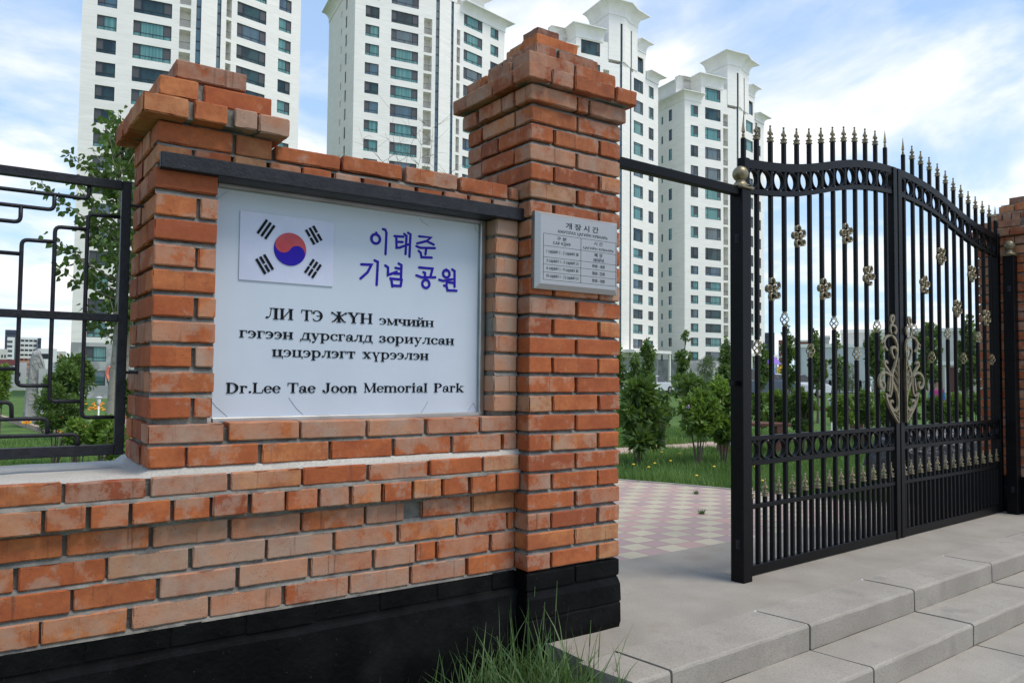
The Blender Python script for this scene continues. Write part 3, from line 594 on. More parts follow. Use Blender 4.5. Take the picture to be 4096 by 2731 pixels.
# serif letters drawn as strokes in a unit cap-height box (x, z)
XH = .70
def S(x, a, b, w=.2, s0=1, s1=1):
    L = [('r', x-w/2, x+w/2, a, b)]
    if s0: L.append(('r', x-w/2-.085, x+w/2+.085, a, a+.06))
    if s1: L.append(('r', x-w/2-.085, x+w/2+.085, b-.06, b))
    return L
def Hh(a, b, z, t=.065): return [('r', a, b, z-t/2, z+t/2)]
def Dg(x0, z0, x1, z1, w=.08): return [('d', x0, z0, x1, z1, w)]
def Rg(x, z, rx, rz, tx=.19, tz=.06, a0=0, a1=360): return [('o', x, z, rx, rz, tx, tz, a0, a1)]
def Dt(x, z, r=.095): return [('o', x, z, r, r, r-.001, r-.001, 0, 360)]
h = XH
GL = {
'Л': (.98, S(.74, 0, 1)+Hh(.3, .74, .968)+Dg(.42, .97, .34, .3, .075)+Dg(.34, .3, .16, .06, .075)+Dt(.12, .13)),
'И': (1.02, S(.2, 0, 1)+S(.82, 0, 1)+Dg(.24, .08, .78, .92, .08)), 'Т': (.92, S(.46, 0, 1, s1=0)+Hh(.02, .9, .965)+Dg(.045, .97, .045, .68, .06)+Dg(.875, .97, .875, .68, .06)),
'Э': (.92, Rg(.36, .5, .5, .5, .21, .06, -125, 125)+Hh(.35, .75, .5)+Dt(.11, .76)+Dg(.07, .25, .12, .12, .06)), 'Ж': (1.3, S(.65, 0, 1, .2)+Dg(.65, .5, .3, .75, .1)+Dg(.3, .75, .16, .9, .08)+Dg(.65, .5, 1.0, .75, .1)+Dg(1.0, .75, 1.14, .9, .08)+Dg(.58, .52, .3, .12, .14)+Dg(.3, .12, .12, .04, .09)+Dg(.72, .52, 1.0, .12, .14)+Dg(1.0, .12, 1.18, .04, .09)+Dt(.13, .87, .09)+Dt(1.17, .87, .09)),
'Ү': (1.0, S(.5, 0, .52, .2, 1, 0)+Dg(.2, .97, .5, .48, .2)+Dg(.8, .97, .52, .48, .085)+Hh(.02, .42, .97, .06)+Hh(.66, .98, .97, .06)), 'Н': (1.02, S(.2, 0, 1)+S(.82, 0, 1)+Hh(.2, .82, .5)),
'э': (.68, Rg(.26, h/2, .38, h/2, .18, .055, -125, 125)+Hh(.26, .5, h/2)+Dt(.1, h-.17, .085)), 'м': (1.0, S(.14, 0, h, .07)+S(.84, 0, h, .19)+Dg(.16, h-.05, .47, .04, .17)+Dg(.47, .04, .8, h-.05, .07)),
'ч': (.82, S(.62, 0, h, .19)+S(.18, .38, h, .19, 0, 1)+Dg(.14, .4, .34, .29, .1)+Hh(.3, .62, .29)), 'и': (.86, S(.19, 0, h, .18)+S(.67, 0, h, .18)+Dg(.22, .07, .64, h-.07, .075)),
'й': (.86, S(.19, 0, h, .18)+S(.67, 0, h, .18)+Dg(.22, .07, .64, h-.07, .075)+Rg(.43, h+.24, .17, .13, .05, .05, 190, 350)+Dt(.27, h+.24, .065)+Dt(.59, h+.24, .065)),
'н': (.86, S(.19, 0, h, .18)+S(.67, 0, h, .18)+Hh(.19, .67, h/2)), 'г': (.66, S(.2, 0, h, .18, 1, 0)+Hh(.04, .6, h-.03)+Dg(.58, h, .58, h-.26, .07)),
'д': (.88, S(.66, .03, h, .18, 0, 1)+Hh(.3, .66, h-.03)+Dg(.34, h, .18, .04, .075)+Hh(.02, .86, .035, .075)+Dg(.045, .05, .03, -.2, .06)+Dg(.835, .05, .85, -.2, .06)),
'у': (.8, Dg(.18, h-.02, .43, .06, .19)+Dg(.66, h-.02, .3, -.24, .075)+Hh(.01, .36, h-.028, .056)+Hh(.5, .8, h-.028, .056)+Dt(.2, -.22, .09)), 'р': (.86, S(.19, -.3, h, .18)+Rg(.44, h/2, .36, h/2, .18, .055, -150, 150)),
'с': (.68, Rg(.38, h/2, .36, h/2, .18, .055, 45, 325)+Dt(.58, h-.17, .085)), 'а': (.76, S(.55, .06, .5, .18, 0, 0)+Rg(.4, h-.24, .24, .24, .15, .055, 0, 150)+Rg(.3, .2, .25, .2, .14, .05)+Dt(.16, h-.19, .08)+Dg(.56, .1, .72, .03, .08)),
'л': (.84, S(.63, 0, h, .18)+Hh(.26, .63, h-.03)+Dg(.34, h, .27, .2, .075)+Dg(.27, .2, .12, .06, .075)+Dt(.11, .1, .085)), 'з': (.66, Rg(.27, h-.19, .29, .19, .16, .05, -90, 150)+Rg(.27, .2, .33, .2, .17, .05, -150, 90)+Dt(.1, h-.15, .075)+Dt(.1, .15, .075)),
'о': (.78, Rg(.39, h/2, .36, h/2, .18, .05)), 'ц': (.9, S(.19, 0, h, .18, 0, 1)+S(.64, 0, h, .18, 0, 1)+Hh(.06, .88, .035, .075)+Dg(.85, .05, .86, -.2, .07)), 'т': (.76, S(.38, 0, h, .18, 1, 0)+Hh(.03, .73, h-.03)+Dg(.06, h, .06, h-.24, .06)+Dg(.7, h, .7, h-.24, .06)),
'х': (.84, Dg(.2, h-.03, .64, .03, .19)+Dg(.66, h-.03, .18, .03, .075)+Hh(.03, .38, h-.028, .056)+Hh(.52, .8, h-.028, .056)+Hh(.03, .34, .028, .056)+Hh(.48, .83, .028, .056)),
'ү': (.84, Dg(.2, h-.02, .42, .08, .19)+Dg(.68, h-.02, .44, .08, .075)+S(.43, -.3, .12, .16, 1, 0)+Hh(.02, .37, h-.028, .056)+Hh(.54, .82, h-.028, .056)),
'D': (1.06, S(.22, 0, 1)+Rg(.4, .5, .58, .5, .22, .06, -95, 95)+Hh(.2, .45, .97, .06)+Hh(.2, .45, .03, .06)), 'r': (.66, S(.2, 0, h, .18)+Rg(.44, h-.2, .2, .2, .07, .055, 60, 175)+Dt(.53, h-.11, .1)), '.': (.36, Dt(.18, .1, .105)),
'L': (.9, S(.22, 0, 1)+Hh(.2, .86, .032)+Dg(.83, .03, .84, .34, .065)), 'e': (.7, Rg(.37, h/2, .35, h/2, .18, .055, 12, 325)+Hh(.1, .68, h/2+.02, .055)), 'T': (.92, S(.46, 0, 1, s1=0)+Hh(.02, .9, .965)+Dg(.045, .97, .045, .68, .06)+Dg(.875, .97, .875, .68, .06)),
'a': (.76, S(.55, .06, .5, .18, 0, 0)+Rg(.4, h-.24, .24, .24, .15, .055, 0, 150)+Rg(.3, .2, .25, .2, .14, .05)+Dt(.16, h-.19, .08)+Dg(.56, .1, .72, .03, .08)), 'J': (.78, S(.52, .2, 1, .2, 0, 1)+Rg(.32, .24, .3, .25, .2, .06, 200, 360)+Dt(.12, .2, .095)),
'o': (.78, Rg(.39, h/2, .36, h/2, .18, .05)), 'n': (.9, S(.19, 0, h, .18)+S(.68, 0, h-.2, .18, 1, 0)+Rg(.49, h-.2, .28, .2, .18, .06, 0, 150)), 'M': (1.22, S(.16, 0, 1, .075)+S(1.02, 0, 1, .2)+Dg(.16, .95, .57, .05, .19)+Dg(.57, .05, 1.0, .95, .075)),
'm': (1.3, S(.19, 0, h, .18)+S(.65, 0, h-.2, .18, 1, 0)+S(1.11, 0, h-.2, .18, 1, 0)+Rg(.48, h-.2, .26, .2, .18, .06, 0, 150)+Rg(.94, h-.2, .26, .2, .18, .06, 0, 150)), 'i': (.46, S(.22, 0, h, .18)+Dt(.22, .92, .11)), 'l': (.46, S(.22, 0, 1, .18)),
'P': (.88, S(.22, 0, 1)+Rg(.42, .74, .42, .26, .21, .055, -95, 95)+Hh(.2, .45, .97, .06)+Hh(.2, .45, .51, .06)), 'k': (.9, S(.19, 0, 1, .18)+Dg(.26, .26, .62, h-.03, .075)+Dg(.36, .38, .7, .03, .19)+Hh(.48, .82, h-.028, .056)+Hh(.52, .9, .028, .056))}
def word(mb, txt, x0, x1, z, hgt):
    tw_ = sum(GL[c][0] for c in txt); k = (x1-x0)/tw_; x = x0
    for c in txt:
        wd, prim = GL[c]
        for q in prim:
            if q[0] == 'r':
                _, a, b, c0, c1 = q; lift_[0] = (lift_[0]+1) % 40; dy = lift_[0]*.00004
                mb.box(x+a*k-SX, x+b*k-SX, SY-.0015-dy, SY+.001, z+c0*hgt-SZ, z+c1*hgt-SZ)
            elif q[0] == 'd': stroke(mb, [(x+q[1]*k, z+q[2]*hgt), (x+q[3]*k, z+q[4]*hgt)], q[5]*hgt, rnd=False)
            else:
                _, a, b, rx, rz, tx, tz, a0, a1 = q
                disc(mb, x+a*k, z+b*hgt, rx*k, rz*hgt, a0=RAD(a0), a1=RAD(a1), irx=max(.0001, (rx-tx)*k), irz=max(.0001, (rz-tz)*hgt), n=20)
        x += wd*k
for name, L, hh in (('name_line', [('ЛИ', -1.0744, -.9688), ('ТЭ', -.9402, -.8525), ('ЖҮН', -.8242, -.6482), ('эмчийн', -.6203, -.3706)], None), ('dedication_line', [('гэгээн', -1.1671, -.9679), ('дурсгалд', -.9417, -.6468), ('зориулсан', -.619, -.272)], 1.267), ('garden_line', [('цэцэрлэгт', -1.0469, -.7187), ('хүрээлэн', -.6907, -.3935)], 1.2015), ('english_line', [('Dr.Lee', -1.2082, -1.0118), ('Tae', -.9861, -.8778), ('Joon', -.8517, -.708), ('Memorial', -.6818, -.3951), ('Park', -.3678, -.2195)], 1.068)):
    mb = MB()
    for t_, a, b in L: word(mb, t_, a, b, hh or 1.3385, .0375 if name != 'name_line' else (.041 if t_ != 'эмчийн' else .037))
    mb.build(name, INK, sign)
# the flag: acrylic sheet, disc in two halves, four trigrams
fl = MB(); fx0, fx1, fz0, fz1 = -1.1734, -.819, 1.4744, 1.723
fl.box(fx0-SX, fx1-SX, SY-.0045, SY+.001, fz0-SZ, fz1-SZ); flag = fl.build('flag', FLAGW, sign)
FY = SY-.0045; cx_, cz_, R_ = -.989, 1.601, .0612; th = RAD(-31)
def taeguk(lower):
    # half disc with the S-shaped parting line
    e = Vector((math.cos(th), math.sin(th))); pts = []
    for i in range(25):
        a = th+(math.pi*i/24 if not lower else -math.pi*i/24); pts.append((cx_+R_*math.cos(a), cz_+R_*math.sin(a)))
    # now at the left end; return along the S
    for i in range(1, 17):
        a = th+math.pi+math.pi*i/16; c = Vector((cx_, cz_))-e*R_/2; pts.append((c.x+R_/2*math.cos(a), c.y+R_/2*math.sin(a)))
    for i in range(1, 16):
        a = th+math.pi-math.pi*i/16; c = Vector((cx_, cz_))+e*R_/2; pts.append((c.x+R_/2*math.cos(a), c.y+R_/2*math.sin(a)))
    return [(a-SX, b-SZ) for a, b in pts]
for nm, mt, lo_, t_ in (('red_half_disc', RED, False, .0032), ('blue_half_disc', BLUE, True, .0030)):
    mb = MB(); mb.poly(taeguk(lo_), lambda a, b: (a, FY-t_, b), lambda a, b: (a, FY+.0005, b)); mb.build(nm, mt, flag)
def trigram(cx, cz, ang, br):
    mb = MB(); u = Vector((math.cos(ang), math.sin(ang))); v = Vector((-u.y, u.x)); Lh, wd = .0312, .0092
    for k in (-1, 0, 1):
        segs = [(-Lh, -.0028), (.0028, Lh)] if br[k+1] else [(-Lh, Lh)]
        for a, b in segs:
            q = [Vector((cx, cz))+u*s+v*(k*.0164+w_) for s, w_ in ((a, -wd/2), (b, -wd/2), (b, wd/2), (a, wd/2))]
            mb.poly([(p_.x-SX, p_.y-SZ) for p_ in q], lambda a, b: (a, FY-.003, b), lambda a, b: (a, FY+.0005, b))
    mb.build('trigram', INK, flag)
trigram(-1.0802, 1.6650, RAD(58), (0, 0, 0)); trigram(-.8992, 1.6640, RAD(-57), (1, 0, 1)); trigram(-1.0823, 1.5370, RAD(-57), (0, 1, 0)); trigram(-.8996, 1.5367, RAD(58), (1, 1, 1))
# fine cracks / edges of the film on the panel
cr = MB()
for pts in ([(-1.253, 1.755), (-1.232, 1.775), (-1.216, 1.788)], [(-1.2545, 1.04), (-1.24, 1.022), (-1.20, .986)], [(-.98, 1.05), (-.95, 1.01), (-.925, .988)], [(-.425, .985), (-.405, 1.012), (-.395, 1.03)], [(-.198, .987), (-.172, 1.022), (-.160, .995)], [(-.174, 1.79), (-.17, 1.77), (-.16, 1.757)], [(-.444, 1.785), (-.43, 1.772), (-.40, 1.757)]): stroke(cr, pts, .0011, th=.0005)
cr.build('film_edges', mat('film_edge_grey', (.26, .27, .30), .6), sign)

# ================================================================== timetable plate
plq = empty('timetable_plate', (.245, -.012, 1.68), 0, 'small brushed steel opening hours plate fixed to the tall pillar', 'sign')
PX, PZ = .245, 1.68
b = MB(); x0, x1, z0, z1 = .008, .482, 1.512, 1.846; bv = .022; yf, ys, yb = -.034, -.02, .004
q = lambda x, y, z: (x-PX, y+.012, z-PZ)
vs = [q(x0+bv, yf, z0+bv), q(x1-bv, yf, z0+bv), q(x1-bv, yf, z1-bv*.6), q(x0+bv, yf, z1-bv*.6), q(x0, ys, z0), q(x1, ys, z0), q(x1, ys, z1), q(x0, ys, z1), q(x0, yb, z0), q(x1, yb, z0), q(x1, yb, z1), q(x0, yb, z1)]
b.add(vs, [(0, 1, 2, 3), (0, 4, 5, 1), (1, 5, 6, 2), (2, 6, 7, 3), (3, 7, 4, 0), (4, 8, 9, 5), (5, 9, 10, 6), (6, 10, 11, 7), (7, 11, 8, 4), (8, 11, 10, 9)]); b.build('plate', PLATE, plq)
tb = MB(); X0, X1, Zt, Zb, Xm = .045, .464, 1.751, 1.552, .254
zr = [1.751, 1.690, 1.648, 1.617, 1.584, 1.552]
zr = [Zt-(Zt-Zb)*f_ for f_ in (0, .265, .51, .668, .835, 1)]
for z in zr: tb.box(X0-PX, X1-PX, yf+.012-.0006, yf+.012+.0004, z-.0007-PZ, z+.0007-PZ)
for x in (X0, Xm, X1): tb.box(x-.0007-PX, x+.0007-PX, yf+.012-.0008, yf+.012+.0004, Zb-PZ, Zt-PZ)
tb.build('table_lines', ENGR, plq)
def text(txt, cx, cz, wid, hgt, parent, m, y, name='lettering', bold=0.0, depth=.0004):
    cu = bpy.data.curves.new(name, 'FONT'); cu.body = txt; cu.extrude = 0; cu.offset = bold; cu.resolution_u = 3
    ob = bpy.data.objects.new('tmp', cu); COL.objects.link(ob); dg = bpy.context.evaluated_depsgraph_get()
    me = bpy.data.meshes.new_from_object(ob.evaluated_get(dg)); bpy.data.objects.remove(ob); bpy.data.curves.remove(cu)
    V = np.array([v.co[:] for v in me.vertices]); lo_, hi_ = V.min(0), V.max(0)
    for v in me.vertices:
        v.co = (cx+((v.co.x-lo_[0])/(hi_[0]-lo_[0])-.5)*wid, y-depth, cz+((v.co.y-lo_[1])/(hi_[1]-lo_[1])-.5)*hgt)
    me.materials.clear(); me.materials.append(m); me.name = name
    return link(name, me, parent)
ty = yf+.012
def pt(t_, x, z, wd, hg, bold=0.014): return text(t_, x-PX, z-PZ, wd, hg, plq, ENGR, ty, bold=bold)
pt('개 장 시 간', .262, 1.797, .19, .028, .018); pt('АЖИЛЛАХ ЦАГИЙН ХУВААРЬ', .266, 1.768, .29, .020)
pt('구 분', .145, 1.735, .055, .017); pt('САР ӨДӨР', .146, 1.713, .098, .016); pt('시 간', .356, 1.736, .052, .017); pt('ЦАГИЙН ХУВААРЬ', .358, 1.712, .18, .016)
for k, t_ in enumerate(('1 сарЫН 1 - 2 сарЫН 28', '3 сарЫН 1 - 5 сарЫН 31', '6 сарЫН 1 - 9 сарЫН 30', '10 сарЫН 1 - 12 сарЫН 31')):
    pt(t_, .151, (zr[k+1]+zr[k+2])/2, .178, .018)
pt('폐 장', .357, zr[1]-.014, .050, .017); pt('АМАРНА', .359, zr[2]+.0125, .066, .016)
for k, t_ in enumerate(('09:00 - 18:00', '08:00 - 22:00', '09:00 - 18:00')): pt(t_, .358, (zr[k+2]+zr[k+3])/2, .075, .0155)

# ================================================================== iron fence panel on the wall
fen = empty('fence_panel', (-1.75, .3, .8), 0, 'black iron fence panel of stepped rods standing on the low wall', 'fence')
FX, FZ = -1.75, .8; XM = -1.50-.0265+.012
fr = MB()
def fb(x0, x1, z0, z1, d=.0135): fr.bbox(x0-FX, x1-FX, -d, d, z0-FZ, z1-FZ, .002)
fb(-3.4, -1.541, 1.768, 1.798); fb(-3.4, -1.541, .858, .893); fb(-1.541, -1.511, .857, 1.798); fb(-3.4, -1.541, 1.311, 1.337, .011)
fr.build('frame', IRONR, fen)
def rod(pts, mirror=False):
    P = [Vector((x-FX, 0, z-FZ)) for x, z in pts]; out = [P[0]]
    for i in range(1, len(P)-1):
        a, c, e = P[i-1], P[i], P[i+1]; d0 = (a-c).normalized(); d1 = (e-c).normalized(); r = min(.018, (a-c).length*.45, (e-c).length*.45)
        if abs(d0.dot(d1)) > .98: continue
        for t_ in (0, .25, .5, .75, 1): out.append((c+d0*r)*(1-t_)**2+c*2*t_*(1-t_)+(c+d1*r)*t_**2)
    out.append(P[-1]); mb = MB(); mb.tube(out, .0068, 8); mb.build('rod', IRONR, fen, smooth=True)
E_ = -3.3
for pts in ([(E_, 1.723), (-1.641, 1.724), (-1.641, 1.772)], [(E_, 1.675), (-1.741, 1.673), (-1.741, 1.723)], [(-2.2, 1.62), (-1.834, 1.621), (-1.834, 1.673)], [(-1.543, 1.674), (-1.641, 1.672), (-1.641, .986), (-1.543, .985)], [(-1.641, 1.62), (-1.736, 1.618), (-1.736, 1.041), (-1.643, 1.04)], [(-1.736, 1.567), (-1.828, 1.565), (-1.828, 1.092), (-1.736, 1.092)], [(-2.2, 1.518), (-1.83, 1.518)], [(-2.2, 1.145), (-1.83, 1.146)], [(-2.2, 1.039), (-1.84, 1.039), (-1.838, .988)], [(E_, .986), (-1.738, .985), (-1.738, .936)], [(E_, .935), (-1.65, .93), (-1.65, .888)]): rod(pts)
for z in (1.719, 1.138):
    mb = MB(); mb.tube([(-1.512-FX, 0, z-FZ), (-1.455-FX, -.01, z-FZ)], .005, 6); mb.build('wall_pin', IRONR, fen)
# ================================================================== gate
random.seed(5)
GA = math.atan2(.21, 3.69); G0 = (1.69, .2); LG = 3.68
def topz(s):                                                           # the swan-neck curve of a leaf, hinge to meeting stile
    K = [(-.05, 2.418), (.0, 2.424), (.13, 2.437), (.26, 2.45), (.42, 2.47), (.57, 2.494), (.72, 2.526), (.87, 2.562), (1.0, 2.595), (1.15, 2.628), (1.29, 2.652), (1.43, 2.67), (1.58, 2.684), (1.73, 2.691), (1.84, 2.692)]
    for (a, za), (b, zb) in zip(K[:-1], K[1:]):
        if s <= b:
            return za+(zb-za)*(s-a)/(b-a)
    return K[-1][1]
def fleur(c, k=1.0):
    mb = MB(); c = Vector(c); w_ = .0165*k
    mb.bbox(c.x-w_, c.x+w_, c.y-w_, c.y+w_, c.z, c.z+.010*k, .002); mb.bbox(c.x-.013*k, c.x+.013*k, c.y-.013*k, c.y+.013*k, c.z+.010*k, c.z+.021*k, .002); mb.bbox(c.x-w_, c.x+w_, c.y-w_, c.y+w_, c.z+.021*k, c.z+.028*k, .002)
    mb.lathe(c+Vector((0, 0, .028*k)), [(.007*k, 0), (.011*k, .006*k), (.006*k, .014*k), (.012*k, .020*k), (.008*k, .027*k)], 8)
    for s in (-1, 1):
        mb.tube([c+Vector((0, 0, .046*k)), c+Vector((s*.010*k, 0, .058*k)), c+Vector((s*.019*k, 0, .058*k)), c+Vector((s*.024*k, 0, .050*k)), c+Vector((s*.022*k, 0, .045*k))], [.006*k, .0062*k, .0055*k, .004*k, .002*k], 6)
        mb.tube([c+Vector((0, 0, .046*k)), c+Vector((0, s*.010*k, .055*k)), c+Vector((0, s*.017*k, .050*k))], [.006*k, .005*k, .003*k], 6)
    mb.lathe(c+Vector((0, 0, .052*k)), [(.006*k, 0), (.0105*k, .012*k), (.0085*k, .028*k), (.0045*k, .042*k)], 8, sy=.7)
    mb.sphere(c+Vector((0, 0, .098*k)), .0072*k, 8, 6); return mb
def spear(c):
    mb = MB(); mb.lathe(c, [(.012, 0), (.013, .004), (.006, .010), (.010, .020), (.006, .026)], 8)
    mb.lathe((c[0], c[1], c[2]+.026), [(.006, 0), (.019, .014), (.012, .045), (.001, .105)], 4, rot=0, sy=.6); return mb
def flower(c, rot):
    mb = MB(); c = Vector(c)
    for k in range(5):
        a = rot+k*2*math.pi/5; o = c+Vector((math.cos(a)*.047, 0, math.sin(a)*.047)); R_ = .027; n = 14; vs = []
        for i in range(n+1):
            b = a+math.pi*.80+(1.72*math.pi)*i/n; rr = R_*(1-.32*max(0, i/n-.72)/.28)
            for r_, y in ((rr, -.012), (rr, .010), (rr-.0065, .010), (rr-.0065, -.012)): vs.append(o+Vector((math.cos(b)*r_, y, math.sin(b)*r_)))
        fs = [(4*i+j, 4*i+(j+1) % 4, 4*i+4+(j+1) % 4, 4*i+4+j) for i in range(n) for j in range(4)]+[(0, 1, 2, 3), (4*n+3, 4*n+2, 4*n+1, 4*n)]
        mb.add(vs, fs)
    for k in range(6):
        a = k*math.pi/3; rr = .0085 if k else 0; mb.sphere(c+Vector((rr*math.cos(a), -.014, rr*math.sin(a))), .006, 7, 5)
    mb.lathe(c+Vector((0, -.004, -.008)), [(.010, 0), (.012, .006), (.004, .016)], 8); return mb
def basket(c, hgt=.085):
    mb = MB(); c = Vector(c)
    for k in range(4):
        P = []
        for i in range(15):
            t = i/14; a = k*math.pi/2+.4+t*math.pi*1.15; r = .004+.0215*math.sin(math.pi*t)**.85; P.append(c+Vector((r*math.cos(a), r*math.sin(a), (t-.5)*hgt)))
        mb.tube(P, .0036, 6)
    for z in (-hgt/2, hgt/2): mb.lathe(c+Vector((0, 0, z-.006)), [(.008, 0), (.0125, .004), (.0125, .008), (.008, .012)], 8)
    return mb
SCR = [[(1.642, 1.547), (1.629, 1.573), (1.643, 1.597), (1.671, 1.602), (1.681, 1.582), (1.663, 1.554), (1.642, 1.54), (1.62, 1.512), (1.627, 1.486), (1.64, 1.469)], [(1.642, 1.533), (1.69, 1.529), (1.714, 1.506), (1.703, 1.479), (1.682, 1.473)], [(1.633, 1.459), (1.564, 1.45), (1.529, 1.415), (1.535, 1.376), (1.575, 1.35)], [(1.543, 1.429), (1.489, 1.397)], [(1.538, 1.382), (1.508, 1.368)], [(1.64, 1.459), (1.695, 1.435), (1.722, 1.388), (1.721, 1.341)], [(1.671, 1.293), (1.637, 1.332), (1.631, 1.362), (1.659, 1.376), (1.694, 1.374), (1.717, 1.341)], [(1.721, 1.341), (1.706, 1.287), (1.669, 1.232), (1.633, 1.172), (1.646, 1.119), (1.686, 1.078), (1.72, 1.031)], [(1.662, 1.226), (1.726, 1.159)], [(1.643, 1.185), (1.725, 1.105)], [(1.636, 1.145), (1.727, 1.058)], [(1.684, 1.259), (1.728, 1.21)], [(1.612, 1.165), (1.572, 1.191), (1.518, 1.197), (1.47, 1.177), (1.447, 1.138), (1.455, 1.099), (1.488, 1.079), (1.522, 1.085), (1.529, 1.112), (1.503, 1.128)], [(1.626, 1.172), (1.559, 1.224), (1.521, 1.25), (1.526, 1.27), (1.553, 1.274), (1.57, 1.257)], [(1.626, 1.165), (1.631, 1.079), (1.609, 1.032)], [(1.534, 1.046), (1.573, .973), (1.634, .912), (1.718, .834)], [(1.7, 1.065), (1.726, .978), (1.711, .931), (1.661, .918), (1.607, .953), (1.594, .986), (1.629, .999), (1.642, .979)], [(1.534, 1.046), (1.56, 1.03), (1.609, 1.026)], [(1.726, 1.30), (1.724, .834)], [(1.641, .912), (1.719, .87)], [(1.675, .915), (1.721, .894)], [(1.575, 1.06), (1.59, 1.10), (1.60, 1.16)]]
def smooth(P, n=2):
    for _ in range(n):
        Q = [P[0]]
        for a, b in zip(P[:-1], P[1:]): Q += [(a[0]*.75+b[0]*.25, a[1]*.75+b[1]*.25), (a[0]*.25+b[0]*.75, a[1]*.25+b[1]*.75)]
        P = Q+[P[-1]]
    return P
def ribbon(mb, P, wd, y0, y1):
    P = [Vector(p) for p in (smooth(P) if len(P) > 2 else P)]; vs = []; n = len(P)
    for i, q in enumerate(P):
        a = P[max(0, i-1)]; b = P[min(n-1, i+1)]; d = (b-a).normalized(); nn = Vector((-d.y, d.x)); t = i/(n-1); ww = wd/2*(1-.45*abs(2*t-1)**2)
        for s, y in ((1, y0), (-1, y0), (-1, y1), (1, y1)): vs.append((q.x+nn.x*ww*s, y, q.y+nn.y*ww*s))
    mb.add(vs, [(4*i+j, 4*i+(j+1) % 4, 4*i+4+(j+1) % 4, 4*i+4+j) for i in range(n-1) for j in range(4)]+[(0, 1, 2, 3), (4*n-1, 4*n-2, 4*n-3, 4*n-4)])

def leaf_gate(mirror, label):
    root = empty('gate_leaf', (G0[0]+.048, G0[1]+.049, -.006), GA, label, 'gate', 'leaves of the double gate')
    X = (lambda s: LG-s) if mirror else (lambda s: s)
    def pbox(name, s0, s1, d0, d1, z0, z1, par=root, b=.003):
        mb = MB(); a, c = sorted((X(s0), X(s1))); mb.bbox(a, c, d0, d1, z0, z1, b); return mb.build(name, IRON, par)
    pbox('stile', -.035, .018, -.026, .026, .012, 2.43); pbox('stile', 1.776, 1.832, -.024, .03, .010, 2.69)
    n = 40
    def sweep(name, off, t, s0=.018, s1=1.776):
        vs = []; 
        for i in range(n+1):
            s = s0+(s1-s0)*i/n; z = topz(s)+off
            for d, zz_ in ((-.016, z), (.016, z), (.016, z-t), (-.016, z-t)): vs.append((X(s), d, zz_))
        mb = MB(); mb.add(vs, [(4*i+j, 4*i+(j+1) % 4, 4*i+4+(j+1) % 4, 4*i+4+j) for i in range(n) for j in range(4)]+[(0, 3, 2, 1), (4*n, 4*n+1, 4*n+2, 4*n+3)]); mb.build(name, IRON, root)
    sweep('top_rail', 0, .052, s1=1.80); sweep('lower_curved_rail', -.172, .03)
    pbox('rail', .018, 1.776, -.015, .015, .780, .808); pbox('rail', .018, 1.776, -.015, .015, .638, .668); pbox('rail', .018, 1.776, -.015, .015, .388, .415); pbox('bottom_rail', .018, 1.776, -.018, .018, .012, .068)
    pk = [.122+.1437*i for i in range(11)]+[1.7025]; pk = [.120+.1438*i for i in range(12)]
    bas = {0: 1.324, 2: 1.508, 4: 1.322, 6: 1.512, 8: 1.318, 10: 1.518}
    for i, s in enumerate(pk):
        zt = topz(s)+.128; mb = MB(); x = X(s); r = .0125
        segs = [(.068, .388), (.415, .638), (.668, .78), (.808, topz(s)-.202), (topz(s)-.172, topz(s)-.052), (topz(s), zt)]
        for a, b in segs:
            if i in bas and a < bas[i] < b: mb.bbox(x-r, x+r, -r, r, a, bas[i]-.046, .003); mb.bbox(x-r, x+r, -r, r, bas[i]+.046, b, .003)
            else: mb.bbox(x-r, x+r, -r, r, a, b, .003)
        po = mb.build('picket', IRON, root)
        f = spear((x, 0, zt)) if i == 11 else fleur((x, 0, zt)); f.build('finial', GOLD, po, smooth=False)
        if i in bas: basket((x, 0, bas[i])).build('basket_ornament', GOLD, po, smooth=True)
    mb = MB(); x = X(-.01); mb.bbox(x-.0125, x+.0125, -.0125, .0125, 2.43, 2.548, .003); po = mb.build('picket', IRON, root); spear((x, 0, 2.548)).build('finial', GOLD, po)
    def ringb(c, rx, rz, name, par):
        mb = MB(); m = 28; vs = []
        for i in range(m):
            a = 2*math.pi*i/m
            for q_, d in ((1, -.0145), (1, .0145), (1-.006/rx, .0145), (1-.006/rx, -.0145)): vs.append((c[0]+rx*q_*math.cos(a), d, c[1]+rz*q_*math.sin(a)))
        mb.add(vs, [(4*i+j, 4*i+(j+1) % 4, (4*((i+1) % m))+(j+1) % 4, (4*((i+1) % m))+j) for i in range(m) for j in range(4)]); mb.build(name, IRON, par)
    ed = [.018]+pk+[1.776]
    for a, b in zip(ed[:-1], ed[1:]):
        c = (a+b)/2; wd = min(.0585, (b-a)/2-.003)
        if b-a < .09: wd = .042; 
        c = X(c); ringb((c, topz((a+b)/2)-.112), wd, .0595, 'top_ring', root); ringb((c, .724), wd, .0555, 'lower_ring', root)
    for i, s in enumerate([.081+.1437*k-.03 for k in range(13)]):
        s = .048+.1438*i
        if s > 1.74: s = 1.738
        x = X(s); mb = MB(); r = .0115
        mb.bbox(x-r, x+r, -r, r, .068, .388, .003); mb.bbox(x-r, x+r, -r, r, .415, .449, .003); po = mb.build('short_picket', IRON, root); fleur((x, 0, .449)).build('finial', GOLD, po)
    for s, z, a in ((.262, 1.677, 1.9), (.838, 1.722, 1.85), (1.413, 1.864, 1.2), (.545, 2.03, 1.88), (1.121, 2.117, 1.9)):
        flower((X(s), -.016, z), a+(.3 if mirror else 0)).build('flower_ornament', GOLD, root, smooth=True)
    mb = MB()
    for k, P in enumerate(SCR):
        thin = k in (8, 9, 10, 11, 19, 20); ribbon(mb, [(X(s+.055), z) for s, z in P], .010 if thin else .0185, -.040-.0003*k, -.029)
    mb.build('scroll_ornament', GOLD, root); return root
